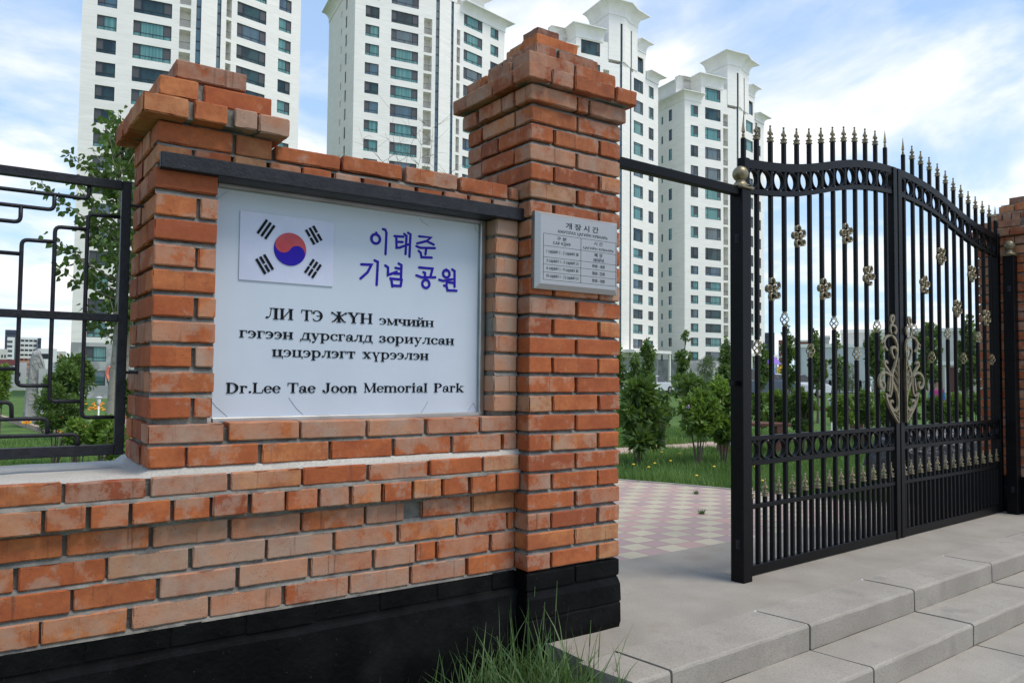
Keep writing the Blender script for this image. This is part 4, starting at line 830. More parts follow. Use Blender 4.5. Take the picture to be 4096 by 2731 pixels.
leaf_gate(False, 'near leaf of the black double gate, on the hinge post by the walk-through gap')
leaf_gate(True, 'far leaf of the black double gate, hung beside the second brick pillar')
def post(x, y, label, bar=False):
    root = empty('gate_post', (x, y, 0), GA, label, 'gate post', 'black gate posts')
    mb = MB(); mb.bbox(-.043, .043, -.043, .043, -.02, 2.215, .004); mb.build('shaft', IRON, root)
    mb = MB(); mb.bbox(-.056, .056, -.056, .056, 2.215, 2.232, .004); mb.lathe((0, 0, 2.232), [(.062, 0), (.056, .006), (.040, .014), (.034, .024), (.030, .028), (.026, .036)], 20, rot=math.pi/4); mb.build('cap', GOLD, root, smooth=False)
    mb = MB(); mb.sphere((0, 0, 2.308), .0455, 20, 14); mb.lathe((0, 0, 2.262), [(.024, 0), (.027, .006), (.022, .012)], 14); mb.build('ball_finial', GOLD, root, smooth=True)
    mb = MB()
    for z in (1.93, .21): mb.bbox(-.046, -.042, -.02, .006, z-.025, z+.025, .001); mb.bbox(-.05, -.045, -.012, -.002, z-.015, z+.015, .001)
    mb.build('keyhole_plate', IRONR, root)
    return root
gp = post(1.646, .205, 'thick black gate post with gold ball, joined by a bar to the tall pillar', True)
mb = MB(); mb.bbox(-.098, -.043, -.006, .006, 1.095, 1.125, .003); mb.bbox(-.104, -.092, -.006, .006, 1.092, 1.128, .003); mb.build('latch_lug', IRON, gp)
post(5.432, .352, 'black gate post with gold ball in front of the far right pillar')
mb = MB(); mb.bbox(-.6, .545, -.022, .022, -.025, .025, .003)
o = mb.build('header_bar', IRON, loc=(1.06, .19, 2.207)); o.rotation_euler = (0, RAD(.5), GA*.3)
tag(o, 'long black square bar bridging the tall pillar and the ball topped post', 'bar')

# ================================================================== ground, landing, steps, paving
g = MB(); xs_ = [-3000, -1200, -500, -200, -90, -40, -20, -8, -2, 2, 8, 20, 40, 70, 110, 200, 500, 1200, 3000, 6000]; ys_ = [.62, 2, 6, 12, 20, 28, 34, 40, 48, 56, 64, 72, 80, 88, 98, 140, 250, 500, 1200, 3000, 7000]
vs = [(x, y, gz(x, y)-.03) for y in ys_ for x in xs_]; nx = len(xs_)
g.add(vs, [(j*nx+i, j*nx+i+1, (j+1)*nx+i+1, (j+1)*nx+i) for j in range(len(ys_)-1) for i in range(nx-1)])
vs = [(x, y, -.34) for y in (-60, .62) for x in (-80, .095)]; g.add(vs, [(0, 1, 3, 2)])
tag(g.build('ground', LAWN), kind='structure')
l = MB()
def slabbed(mb, x0, x1, nx, yfun, z, zb, segs=6):
    pass
LE = lambda x: -.535+.044*x                                            # front edge of the landing
top = MB(); n = 40; X_ = np.linspace(.11, 14, n)
vs = []
for x in X_: vs += [(x, LE(x)+.29, 0), (x, .935, 0)]
top.add(vs, [(2*i, 2*i+2, 2*i+3, 2*i+1) for i in range(n-1)])
vs = [(.11, LE(.11)+.29, 0), (.11, .935, 0), (.09, .935, -.5), (.09, LE(.1)+.29, -.5)]; top.add(vs, [(0, 1, 2, 3)])
tag(top.build('landing', SLAB), kind='structure')
# kerb stones of the landing and the two steps below: rounded cast blocks with open joints
random.seed(3)
st = MB()
def stone(xa, xb, yf, yb, z, zb, bow=.03):
    """block with slightly uneven arrises; the end joint bows"""
    prof = [(0, zb), (0, z-.012), (.004, z-.004), (.013, z), (.5, z), (1, z)]; n = max(4, int((xb-xa)/.05)); vs = []
    D = yb-yf
    for i in range(n+1):
        for k, (o, zz_) in enumerate(prof):
            yy = o if k < 4 else o*D; t = i/n; x = xa+(xb-xa)*t
            bo = bow*math.sin(math.pi*min(1, yy/D)*.5)**2
            x -= bo*1.2
            p = Vector((x, yf+.044*(x)+yy, zz_))
            if k < 5: p.y += .004*noise.noise(p*7)+(.003*noise.noise(p*40) if k in (1, 2, 3) else 0); p.z += .003*noise.noise(p*9)*(1 if k > 1 else 0)+(.002*noise.noise(p*45) if k in (1, 2, 3) else 0)
            vs.append(p)
    m = len(prof); st.add(vs, [(i*m+k, (i+1)*m+k, (i+1)*m+k+1, i*m+k+1) for i in range(n) for k in range(m-1)]+[tuple(range(m)), tuple(n*m+k for k in range(m))[::-1]])
g_ = .007
xs_ = [.10, .30]+[1.272+1.0*k for k in range(-0, 13)]
xs_ = [.10, .315, 1.272]+[1.272+1.01*k for k in range(1, 13)]
for a, b in zip(xs_[:-1], xs_[1:]): stone(a+g_, b-g_, -.535, -.252, .004+random.uniform(-.002, .002), -.112)
xs_ = [.31]+[1.31+1.01*k for k in range(0, 13)]
for a, b in zip(xs_[:-1], xs_[1:]): stone(a+g_, b-g_, -.822, -.538, -.112+random.uniform(-.002, .002), -.224)
xs_ = [-.72]+[.36, 1.37]+[2.38+1.01*k for k in range(0, 12)]
for a, b in zip(xs_[:-1], xs_[1:]): stone(a+g_, b-g_, -1.112, -.825, -.222, -.335)
tag(st.build('steps', CURBS), kind='structure')
pv = MB(); pv.add([(.6, -1.40, -.333), (16, -.75, -.333), (16, -9, -.333), (.6, -9, -.333)], [(0, 3, 2, 1)]); tag(pv.build('pavement', CONC), kind='structure')
dk = MB(); dk.add([(.1, -.27, -.02), (14, .35, -.02), (14, -.6, -.337), (.1, -1.1, -.337)], [(0, 1, 2, 3)]); dk.add([(.09, -.6, -.3), (.09, -.25, -.1), (.09, .0, -.3)], [(0, 1, 2)]); tag(dk.build('step_bed', SOIL), kind='structure')
# tiled path and its lawn edge
edge = [(.53, 6.2), (3.2, 5.2), (3.97, 3.72), (4.27, 3.1), (4.46, 2.6), (4.68, 1.75), (4.98, 1.2), (5.3, .935)]
tl = MB(); tl.add([(.53, .935, 0.0)]+[(x, y, 0.0) for x, y in edge], [tuple(range(9))[::-1]]); tl.f = [tuple(range(9))]; tag(tl.build('tiled_path', TILES), kind='structure')
kb_ = MB()
for (xa, ya), (xb, yb_) in zip(edge[:-1], edge[1:]):
    d = Vector((xb-xa, yb_-ya, 0)); L = d.length; a = math.atan2(d.y, d.x); kb_.box(0, L, 0, .025, -.08, .012, m=Matrix.Translation((xa, ya, 0)) @ Matrix.Rotation(a, 4, 'Z'))
tag(kb_.build('path_edging', SCREED), kind='structure')
# ================================================================== apartment towers
random.seed(17)
def tower_wall(name, a, b_):
    m, t, b = newmat(name); g_ = N(t, 'ShaderNodeTexCoord'); mp = N(t, 'ShaderNodeMapping'); mp.inputs['Scale'].default_value = (.35, .35, 3.2); t.links.new(g_.outputs['Object'], mp.inputs[0])
    n = tex(t, 'Noise', 1, 6, mp.outputs[0], .7); c = mix(t, ramp(t, n.outputs[0], [(.35, 0.0), (.65, 1.0)]), a, b_)
    n2_ = tex(t, 'Noise', .16, 5); c = mix(t, ramp(t, n2_.outputs[0], [(.5, 0.0), (.72, .5)]), c, tuple(x*.86 for x in a)); t.links.new(c, b.inputs['Base Color']); b.inputs['Roughness'].default_value = .9
    bump(t, b, n.outputs[0], .3, .05); return m
TW = tower_wall('tower_render', (.84, .815, .745), (.74, .715, .65)); STONE = mat('grey_stone_cladding', (.40, .40, .385), .8, col2=(.27, .28, .275), ns=.55, lo=.45, hi=.55, bs=4)
TRIM = mat('cornice_white', (.80, .785, .73), .85, col2=(.72, .70, .64), ns=.5)
FRAME = mat('dark_window_frame', (.014, .017, .024), .4)
def glass(name, c1, c2, sc, spec=.9):
    m, t, b = newmat(name); g_ = N(t, 'ShaderNodeTexCoord'); mp = N(t, 'ShaderNodeMapping'); mp.inputs['Scale'].default_value = sc; t.links.new(g_.outputs['Object'], mp.inputs[0])
    oi = N(t, 'ShaderNodeObjectInfo'); va = N(t, 'ShaderNodeVectorMath', operation='ADD'); t.links.new(mp.outputs[0], va.inputs[0]); t.links.new(oi.outputs['Random'], va.inputs[1])
    n = tex(t, 'Noise', 1, 3, va.outputs[0]); t.links.new(mix(t, ramp(t, n.outputs[0], [(.4, 0.0), (.6, 1.0)]), c1, c2), b.inputs['Base Color']); b.inputs['Roughness'].default_value = .03; b.inputs['Specular IOR Level'].default_value = spec; b.inputs['IOR'].default_value = 1.5
    n3 = tex(t, 'Noise', .5, 1); bump(t, b, n3.outputs[0], .12, .02); return m
G_CURT = glass('curtained_glass', (.075, .20, .19), (.14, .29, .275), (5, 5, .1), .45); G_DARK = glass('dark_glass', (.010, .025, .028), (.03, .07, .07), (.6, .6, .3), .5); G_SKY = glass('sky_glass', (.02, .045, .06), (.045, .10, .12), (1, 1, .2), 1.2); SCREEN = mat('fly_screen', (.06, .065, .07), .6)
GLS = [G_CURT, G_CURT, G_DARK, G_SKY]
def wtype(wd, hg, bars_v, bars_h, screens=()):
    """a window: frame mesh and pane meshes, in its own coordinates (x along the wall, y inwards, z up from the sill)"""
    f = MB(); t = .07
    f.box(0, wd, -.02, .1, 0, t); f.box(0, wd, -.02, .1, hg-t, hg); f.box(0, t, -.02, .1, t, hg-t); f.box(wd-t, wd, -.02, .1, t, hg-t)
    for x, z0, z1 in bars_v: f.box(wd*x-t/2, wd*x+t/2, -.012, .09, hg*z0+(t if z0 == 0 else 0), hg*z1-(t if z1 == 1 else 0))
    for z, x0, x1 in bars_h: f.box(wd*x0+(t if x0 == 0 else 0), wd*x1-(t if x1 == 1 else 0), -.008, .085, hg*z-t/2, hg*z+t/2)
    fm = f.mesh('window_frame', FRAME); ps = []
    for gl in GLS:
        p = MB(); p.box(.03, wd-.03, .03, .06, .03, hg-.03)
        for x0, x1, z0, z1 in screens: p.box(wd*x0+.02, wd*x1-.02, .012, .025, hg*z0+.02, hg*z1-.02, mi=1)
        ps.append(p.mesh('pane', [gl, SCREEN]))
    return fm, ps
def W_small(k=2.24, h=1.95): return wtype(k, h, [(.36, 0, 1)], [(.27, 0, 1)], [(0, .36, .27, 1)])
def W_smallr(k=2.24, h=1.95): return wtype(k, h, [(.64, 0, 1)], [(.27, 0, 1)], [(.64, 1, .27, 1)])
def W_wide(k=4.55, h=2.0): return wtype(k, h, [(.19, 0, 1), (.79, 0, 1), (.5, 0, .27)], [(.27, 0, 1)], [(0, .19, .27, 1), (.79, 1, .27, 1)])
def W_pent(k, h): return wtype(k, h, [(.18, 0, 1), (.82, 0, 1)], [(.84, 0, .82), (.32, .82, 1), (.32, 0, .18)], [(.82, 1, .32, 1)])
def W_narrow(k, h): return wtype(k, h, [(.5, 0, 1)], [(.3, .5, 1)], [(.5, 1, .3, 1)])
def W_slit(k, h): return wtype(k, h, [], [(.4, 0, 1)])
class Face:
    def __init__(s, P, head): s.P = Vector((P[0], P[1])); a = RAD(head); s.h = a; s.u = Vector((math.cos(a), math.sin(a))); s.n = Vector((-s.u.y, s.u.x))
    def w(s, x, d, z): q = s.P+s.u*x+s.n*d; return (q.x, q.y, z)
def wall_face(mb, F, s0, s1, z0, z1, cols, rev=.25, back=None):
    """facade strip with real openings; cols = (a, b, [(za, zb), ...], depth)"""
    def quad(a, b, c, d): mb.add([a, b, c, d], [(0, 1, 2, 3)])
    x = s0
    for a, b, ops, dep in sorted(cols, key=lambda c: c[0]):
        if a > x+1e-6: quad(F.w(x, 0, z0), F.w(a, 0, z0), F.w(a, 0, z1), F.w(x, 0, z1))
        z = z0
        for za, zb in sorted(ops):
            if za >= z1 or zb <= z0: continue
            za = max(za, z0); zb = min(zb, z1)
            if za > z: quad(F.w(a, 0, z), F.w(b, 0, z), F.w(b, 0, za), F.w(a, 0, za))
            quad(F.w(a, 0, za), F.w(b, 0, za), F.w(b, dep, za), F.w(a, dep, za)); quad(F.w(a, 0, zb), F.w(a, dep, zb), F.w(b, dep, zb), F.w(b, 0, zb))
            quad(F.w(a, 0, za), F.w(a, dep, za), F.w(a, dep, zb), F.w(a, 0, zb)); quad(F.w(b, 0, za), F.w(b, 0, zb), F.w(b, dep, zb), F.w(b, dep, za))
            if dep > .5: quad(F.w(a, dep, za), F.w(b, dep, za), F.w(b, dep, zb), F.w(a, dep, zb))
            z = zb
        if z < z1: quad(F.w(a, 0, z), F.w(b, 0, z), F.w(b, 0, z1), F.w(a, 0, z1))
        x = b
    if x < s1: quad(F.w(x, 0, z0), F.w(s1, 0, z0), F.w(s1, 0, z1), F.w(x, 0, z1))
def cornice(mb, pts, z, out=1.3, hg=1.35, low=.25):
    """concave cornice swept along an outline (outward is to the right of travel)"""
    prof = [(.0, -low), (.12, -low), (.12, 0), (.06, .02)]+[(.06+(out-.06)*(1-math.cos(t)), (hg)*math.sin(t)) for t in [math.pi/2*i/6 for i in range(1, 7)]]+[(out+.06, hg), (out+.06, hg+.14), (-.4, hg+.18)]
    P = [Vector(p) for p in pts]; n = len(P); vs = []
    for i in range(n):
        d0 = (P[i]-P[i-1]).normalized() if i else None; d1 = (P[i+1]-P[i]).normalized() if i < n-1 else None
        n0 = Vector((d0.y, -d0.x)) if d0 else None; n1 = Vector((d1.y, -d1.x)) if d1 else None
        m_ = (n0+n1) if n0 and n1 else (n0 or n1); m_ = m_.normalized(); k = 1/max(.35, m_.dot(n0 or n1))
        for o, zz_ in prof: q = P[i]+m_*(o*k); vs.append((q.x, q.y, z+zz_))
    m = len(prof); mb.add(vs, [(i*m+k, (i+1)*m+k, (i+1)*m+k+1, i*m+k+1) for i in range(n-1) for k in range(m-1)]+[tuple(range(m)), tuple((n-1)*m+k for k in range(m))[::-1]])
    top = [(p.x, p.y, z+hg+.17) for p in P]
    if n > 2: mb.add(top, [tuple(range(n))])

def place(wt, F, s, z, root, dep=.14, k=None):
    fm, ps = wt; q = F.w(s, dep, z)
    fo = link('window', fm, root, q, F.h); po = link('pane', ps[random.randrange(4) if k is None else k], fo); return fo
def tower(name, P0, hA, Q0, hB, kind, label, zbase=-3.0, side=True):
    root = empty('apartment_tower', (P0[0], P0[1], zbase), 0, label, 'apartment tower', 'cream apartment towers behind the park'); 
    def fix():                                                         # everything is built in world coordinates, then hung on the root
        for o in root.children: o.location = Vector(o.location)-Vector(root.location)
    A = Face(P0, hA); B = Face(Q0, hB); wl = MB(); stn = MB(); tr = MB(); rl = MB()
    H = kind['H']; zs = kind['sills']                                  # (sill, head) per floor
    small, wide = kind['small'], kind['wide']; sb_, wb_ = kind['smallB'], kind['wideB']
    bal = kind['bal']; st0 = kind['strip']; zstone = 4.76
    vis = kind['vis']
    Aend = st0[0]
    opsS = [(z, z+kind['hs']*(1 if z < kind['zt'] else kind['k'])) for z in zs]; opsW = [(z, z+kind['hw']*(1 if z < kind['zt'] else kind['k'])) for z in zs]
    pitch = lambda i: (zs[i+1]-zs[i]) if i < len(zs)-1 else 3.0
    opsB = [(z-.75, z-.75+pitch(i)-.42) for i, z in enumerate(zs) if z < kind['balmax']]
    def low(mb, z0, z1):
        wall_face(mb, A, kind['aL'], bal[0], z0, z1, [(small[0], small[1], [o for o in opsS if o[0] < kind['amax']], .25), (wide[0], wide[1], [o for o in opsW], .25)])
        wall_face(mb, A, bal[0], st0[0], z0, z1, [(bal[0]+.01, bal[1], opsB, 1.5)])
        wall_face(mb, B, kind['bS'][1], kind['bR'], z0, z1, [(kind['bbal'][0], kind['bbal'][1], opsB if kind['bbal'][1] > kind['bbal'][0]+.1 else [], 1.3), (wb_[0], wb_[1], opsW, .25), (sb_[0], sb_[1], [o for o in opsS if o[0] < kind['amax']], .25)] if kind['bbal'][1] > kind['bbal'][0]+.1 else [(wb_[0], wb_[1], opsW, .25), (sb_[0], sb_[1], [o for o in opsS if o[0] < kind['amax']], .25)])
    zA = kind['zA']
    low(stn, zbase, zstone); low(wl, zstone, zA)
    # centre pier between the two glass strips
    c0 = A.w(st0[1], 0, 0); c1 = B.w(kind['bS'][0], 0, 0)
    for mbb, a, b in ((stn, zbase, zstone), (wl, zstone, H)): mbb.add([(c0[0], c0[1], a), (c1[0], c1[1], a), (c1[0], c1[1], b), (c0[0], c0[1], b)], [(0, 1, 2, 3)])
    # returns of the strips
    for F, a, b in ((A, st0[0], st0[1]), (B, kind['bS'][0], kind['bS'][1])):
        for x in (a, b): wl.add([F.w(x, 0, zbase), F.w(x, .5, zbase), F.w(x, .5, H), F.w(x, 0, H)], [(0, 1, 2, 3)])
        wl.add([F.w(a, .5, zbase), F.w(b, .5, zbase), F.w(b, .5, H), F.w(a, .5, H)], [(0, 1, 2, 3)])
        zt_ = kind['stripTop']; wd = b-a
        f = MB(); p = MB(); z = 5.2; f.box(0, .05, 0, .12, 5.2, zt_); f.box(wd-.05, wd, 0, .12, 5.2, zt_); kk = 0
        while z < zt_-.2: f.box(.05, wd-.05, 0, .12, z, z+(.09 if kk % 2 else .16)); z += (1.28, 1.72)[kk % 2]; kk += 1
        p.box(.03, wd-.03, .07, .1, 5.2, zt_)
        q = F.w(a, .08, 0); fo = f.build('stair_glazing', FRAME, root, loc=q, rz=F.h); p.build('pane', G_SKY, fo)
        if F is A: # solid pier from balcony to strip is part of the facade above; close the top
            pass
    # sides and back
    sh = hA+kind['sideturn']; Sd = Face((A.w(kind['aL'], 0, 0)[0], A.w(kind['aL'], 0, 0)[1]), sh); D = 14
    D = kind.get('D', 14); R0 = B.w(kind['bR'], 0, 0); Rb = (R0[0]+D*math.cos(RAD(hB+90)), R0[1]+D*math.sin(RAD(hB+90)))
    sw = kind.get('side', []); 
    # side face, seen from its left: run from the far end to the corner so that openings recess inwards
    E_ = Sd.w(D, 0, 0); Sf = Face((E_[0], E_[1]), sh+180)
    cols = [(D-b, D-a, [(z, z+hh*(1 if z < kind['zt'] else kind['k'])) for z in zs if z < kind['amax']], .25) for a, b, hh in sw]
    wall_face(stn, Sf, 0, D, zbase, zstone, cols); wall_face(wl, Sf, 0, D, zstone, zA, cols)
    bk = [E_, Rb]
    wl.add([(R0[0], R0[1], zbase), (Rb[0], Rb[1], zbase), (Rb[0], Rb[1], kind['zB']), (R0[0], R0[1], kind['zB'])], [(0, 1, 2, 3)]); wl.add([(Rb[0], Rb[1], zbase), (E_[0], E_[1], zbase), (E_[0], E_[1], zA), (Rb[0], Rb[1], zA)], [(0, 1, 2, 3)])
    # roof slab
    ca = A.w(kind['aL'], 0, 0); out = [(ca[0], ca[1]), A.w(st0[1], 0, 0)[:2], B.w(kind['bS'][0], 0, 0)[:2], R0[:2], Rb, E_[:2]]
    wl.add([(p[0], p[1], zA) for p in out], [tuple(range(6))])
    kind['roof'](A, B, Sd, wl, tr, rl, root, out, kind, place)
    # railings of the balconies
    for F, a, b in ((A, bal[0], bal[1]), (B, kind['bbal'][0], kind['bbal'][1])):
        if b-a < .2: continue
        for z in zs:
            if not (vis[0] < z < min(vis[1], kind['balmax'])): continue
            r = MB(); zz_ = z-.75; r.box(a+.03, b-.02, .1, .13, zz_+1.0, zz_+1.05); k = 0; x = a+.06
            while x < b-.05: r.box(x, x+.02, .105, .125, zz_, zz_+1.0); x += .13
            r.v = [F.w(*p) for p in r.v]; r.build('railing', FRAME, root, loc=(0, 0, 0))
    # windows in view
    hk = lambda z: z >= kind['zt']
    T = kind['types']
    for z in zs:
        if not vis[0] <= z <= vis[1]: continue
        u_ = 1 if hk(z) else 0
        if z < kind['amax']: place(T['small'][u_], A, small[0], z, root)
        place(T['wide'][u_], A, wide[0], z, root); place(T['wideB'][u_], B, wb_[0], z, root)
        if z < kind['amax']:
            place(T['smallB'][u_], B, sb_[0], z, root)
            for i, (a, b, hh) in enumerate(sw):
                if z > vis[0]+kind.get('sskip', 0): place(T['side'][i][u_], Sf, D-b, z, root)
    wl.build('wall', TW, root, loc=(0, 0, 0)); stn.build('stone_base', STONE, root, loc=(0, 0, 0)); tr.build('cornice', TRIM, root, loc=(0, 0, 0))
    if rl.v: rl.build('canopy', TRIM, root, loc=(0, 0, 0))
    fix(); return root
ws, wsr, ww, ww2 = W_small(), W_smallr(2.0, 1.95), W_wide(4.55, 2.0), W_wide(4.38, 2.0)
sA, sB = W_slit(1.0, 1.9), W_slit(.55, 1.2)
def roof_slim(A, B, Sd, wl, tr, rl, root, out, kind, place):
    za, zb = kind['zA'], kind['zB']; o = [Vector(p) for p in out]
    cornice(tr, [o[5], o[0], A.w(9.6, 0, 0)[:2]], za); cornice(tr, [B.w(-.8, 0, 0)[:2], o[3], o[4]], zb)
    # upper tier, set back
    for F, a, b, z0, z1 in ((A, 1.5, 9.4, za+1.4, za+4.2), (B, -.6, 4.6, zb+1.4, zb+2.6)):
        q = [F.w(a, 1.6 if F is A else .05, 0)[:2], F.w(b, 1.6 if F is A else .05, 0)[:2], F.w(b, 8, 0)[:2], F.w(a, 8, 0)[:2]]
        vs = [(x, y, z) for z in (z0-1.6, z1) for x, y in q]; wl.add(vs, [(0, 1, 5, 4), (1, 2, 6, 5), (2, 3, 7, 6), (3, 0, 4, 7), (4, 5, 6, 7)]); cornice(tr, [q[0], q[1], q[2]] if F is B else [q[3], q[0], q[1], q[2]], z1, 1.1, 1.2)
    q = [A.w(11.2, -.05, 0)[:2], A.w(12.6, -.05, 0)[:2], B.w(-3.2, -.05, 0)[:2], B.w(-1.6, -.05, 0)[:2], B.w(-1.6, 6, 0)[:2], A.w(11.2, 6, 0)[:2]]
    vs = [(x, y, z) for z in (za, kind['H']+.2) for x, y in q]; wl.add(vs, [(i, (i+1) % 6, 6+(i+1) % 6, 6+i) for i in range(6)]+[tuple(range(6, 12))]); cornice(tr, [q[5], q[0], q[1], q[2], q[3], q[4]], kind['H']+.2, 1.5, 1.7)
def slim(off, top, nf): 
    z = [44.83+off+3.03*k for k in range(-16, nf)]; z = [q for q in z if q > -2]
    return dict(sills=z, hs=1.86, hw=2.0, zt=999, k=1, small=(.0, 2.24), wide=(4.17, 8.72), smallB=(6.35, 8.35), wideB=(.0, 4.38), bal=(9.65, 11.05), bbal=(-1.57, -.81), strip=(11.7, 12.32), bS=(-2.87, -2.3), aL=-1.68, bR=9.88, balmax=top-3, amax=999, zA=top, zB=top, H=top+9, stripTop=top+4, sideturn=90,
        types=dict(small=(W_small(2.24, 1.86),), wide=(ww,), smallB=(W_smallr(2.0, 1.86),), wideB=(ww2,), side=((sA,), (sB,))), side=[(5.0, 6.0, 1.9), (8.4, 8.95, 1.2)], roof=roof_slim)
k1 = slim(0, 74.5, 10); k1['vis'] = (-1.5, 55.5); k1['side'] = []
tower('t1', (10.5, 107.9), -10, (27.6, 106.7), 11, k1, 'nearest cream apartment tower, cut off by the top of the picture behind the small pier')
k2 = slim(54.0-44.83-9.09, 62.3, 6); k2['D'] = 18; k2['zA'] = 63.2; k2['vis'] = (31, 63); k2['sskip'] = 1
tower('t2', (47.7, 108.7), -9, (65.2, 107.9), 11.5, k2, 'cream apartment tower seen between the small pier and the tall pillar')
def roof_pent(A, B, Sd, wl, tr, rl, root, out, kind, place):
    dz = kind['dz']; z1 = 57.5+dz; o = [Vector(p) for p in out]
    cornice(tr, [o[5], o[0], A.w(2.85, 0, 0)[:2]], z1, 1.25, 1.2); cornice(tr, [B.w(4.3, 0, 0)[:2], o[3], o[4]], z1+.9-.6, 1.25, 1.2)
    # penthouse block flush with the front
    def blk(F, a, b, d0, d1, z0, zt, ops=()):
        wall_face(wl, F, a, b, z0, zt, [(x0, x1, [(c, d)], .25) for x0, x1, c, d in ops])
        q = [F.w(a, d0, 0)[:2], F.w(b, d0, 0)[:2], F.w(b, d1, 0)[:2], F.w(a, d1, 0)[:2]]
        for i in (1, 2, 3):
            p, r = q[i], q[(i+1) % 4]; wl.add([(*p, z0), (*r, z0), (*r, zt), (*p, zt)], [(0, 1, 2, 3)])
        wl.add([(*p, zt) for p in q], [(0, 1, 2, 3)]); return q
    q = blk(A, 2.75, 9.75, 0, 4.5, z1, 61.2+dz, [(3.8, 7.9, 58.15+dz, 60.75+dz)]); place(kind['types']['wide'][1], A, 3.8, 58.15+dz, root)
    cornice(tr, [A.w(-1.2, 3.2, 0)[:2], A.w(2.75, 3.2, 0)[:2], q[0], A.w(8.6, 0, 0)[:2]], 61.2+dz, 1.2, 1.75)
    q2 = [A.w(-1.2, 3.2, 0)[:2], A.w(2.75, 3.2, 0)[:2], Sd.w(12.5, 0, 0)[:2]]
    wl.add([(*q2[0], z1), (*q2[1], z1), (*q2[1], 61.2+dz), (*q2[0], 61.2+dz)], [(0, 1, 2, 3)])
    # set back top floor along the side, with small square windows
    S2 = Face(Sd.w(12.8, -2.2, 0)[:2], math.degrees(Sd.h)+180); ops = [(2.0, 3.6), (6.8, 8.4)]
    wall_face(wl, S2, 0, 9.6, z1, 61.2+dz, [(a, b, [(58.6+dz, 60.3+dz)], .25) for a, b in ops]); cornice(tr, [S2.w(0, 0, 0)[:2], S2.w(9.6, 0, 0)[:2], A.w(2.75, 3.2, 0)[:2]], 61.2+dz, 1.2, 1.75)
    for a, b in ops: place(kind['types']['sq'], S2, a, 58.6+dz, root)
    wl.add([(*S2.w(0, 0, 0)[:2], 61.3+dz), (*S2.w(9.6, 0, 0)[:2], 61.3+dz), (*A.w(9, 8, 0)[:2], 61.3+dz), (*A.w(4, 14, 0)[:2], 61.3+dz)], [(0, 1, 2, 3)])
    q = blk(B, -.2, 4.1, 0, 5, z1, 63.0+dz-.4, [(.0, 3.3, 58.2+dz, 61.2+dz)]); place(kind['types']['wideB'][1], B, .0, 58.2+dz, root); cornice(tr, [B.w(1.2, 0, 0)[:2], q[1], q[2]], 62.6+dz, 1.15, 1.75)
    # stair shaft, cantilevered above the balconies, chamfered corner
    zt = 66.9+dz; zb_ = 58.1+dz; q = [A.w(9.72, -.12, 0)[:2], A.w(st_(kind), -.12, 0)[:2], A.w(13.3, -.12, 0)[:2], B.w(-1.6, -.12, 0)[:2], B.w(1.15, -.12, 0)[:2], B.w(1.15, 5, 0)[:2], A.w(9.72, 6.5, 0)[:2]]
    vs = [(x, y, z) for z in (zb_, zt) for x, y in q]; n = len(q); fs = [(i, (i+1) % n, n+(i+1) % n, n+i) for i in range(n) if i not in (1, 3)]+[tuple(range(n, 2*n)), tuple(range(n))[::-1]]
    # glazed slots stay open in faces 1 (A) and 3 (B)
    s0, s1 = kind['strip']; b0, b1 = kind['bS']; wl.add(vs, [(0, 1, n+1, n)]+fs[1:] if False else fs)
    zs_ = zt-1.6
    for F, e0, e1, a, b in ((A, st_(kind), 13.3, s0, s1), (B, -1.6, 1.15, b0, b1)):
        def qd(x0, x1, za, zc): wl.add([F.w(x0, -.12, za), F.w(x1, -.12, za), F.w(x1, -.12, zc), F.w(x0, -.12, zc)], [(0, 1, 2, 3)])
        if a > e0+.01: qd(e0, a, zb_, zt)
        qd(b, e1, zb_, zt); qd(a, b, zs_, zt)
        for x in (a, b): wl.add([F.w(x, -.12, zb_), F.w(x, .5, zb_), F.w(x, .5, zs_), F.w(x, -.12, zs_)], [(0, 1, 2, 3)])
    cornice(tr, [q[6], q[0], q[2], q[3], q[4], q[5]], zt, 1.7, 1.9)
    # entrance canopies
    for F, a, b, z in ((A, 3, 9, 2.2), (B, -4, 8.8, 5.6)):
        rl.add([F.w(x, d, zz_) for x in (a, b) for d in (-3, .0) for zz_ in (z, z+.55)], [(0, 1, 3, 2), (4, 6, 7, 5), (0, 4, 5, 1), (2, 3, 7, 6), (0, 2, 6, 4), (1, 5, 7, 3)])
        for x in (a+.2, b-.5): rl.add([F.w(x+i*.4, d, zz_) for i in (0, 1) for d in (-2.9, -2.5) for zz_ in (-3, z-.01)], [(0, 1, 3, 2), (4, 6, 7, 5), (0, 4, 5, 1), (2, 3, 7, 6), (0, 2, 6, 4), (1, 5, 7, 3)])
st_ = lambda k: k['strip'][0]-.02
tp = dict(small=(W_small(1.95, 1.7), W_narrow(1.95, 2.33)), wide=(W_small(4.15, 1.8), W_pent(4.15, 2.466)), wideB=(W_smallr(3.25, 1.8), W_pent(3.25, 2.466)), smallB=(W_smallr(1.8, 1.7), W_narrow(1.8, 2.33)), side=((W_slit(1.05, 1.75), W_slit(1.05, 2.4)), (W_slit(.6, 1.2), W_slit(.6, 1.644))), sq=W_slit(1.6, 1.7))
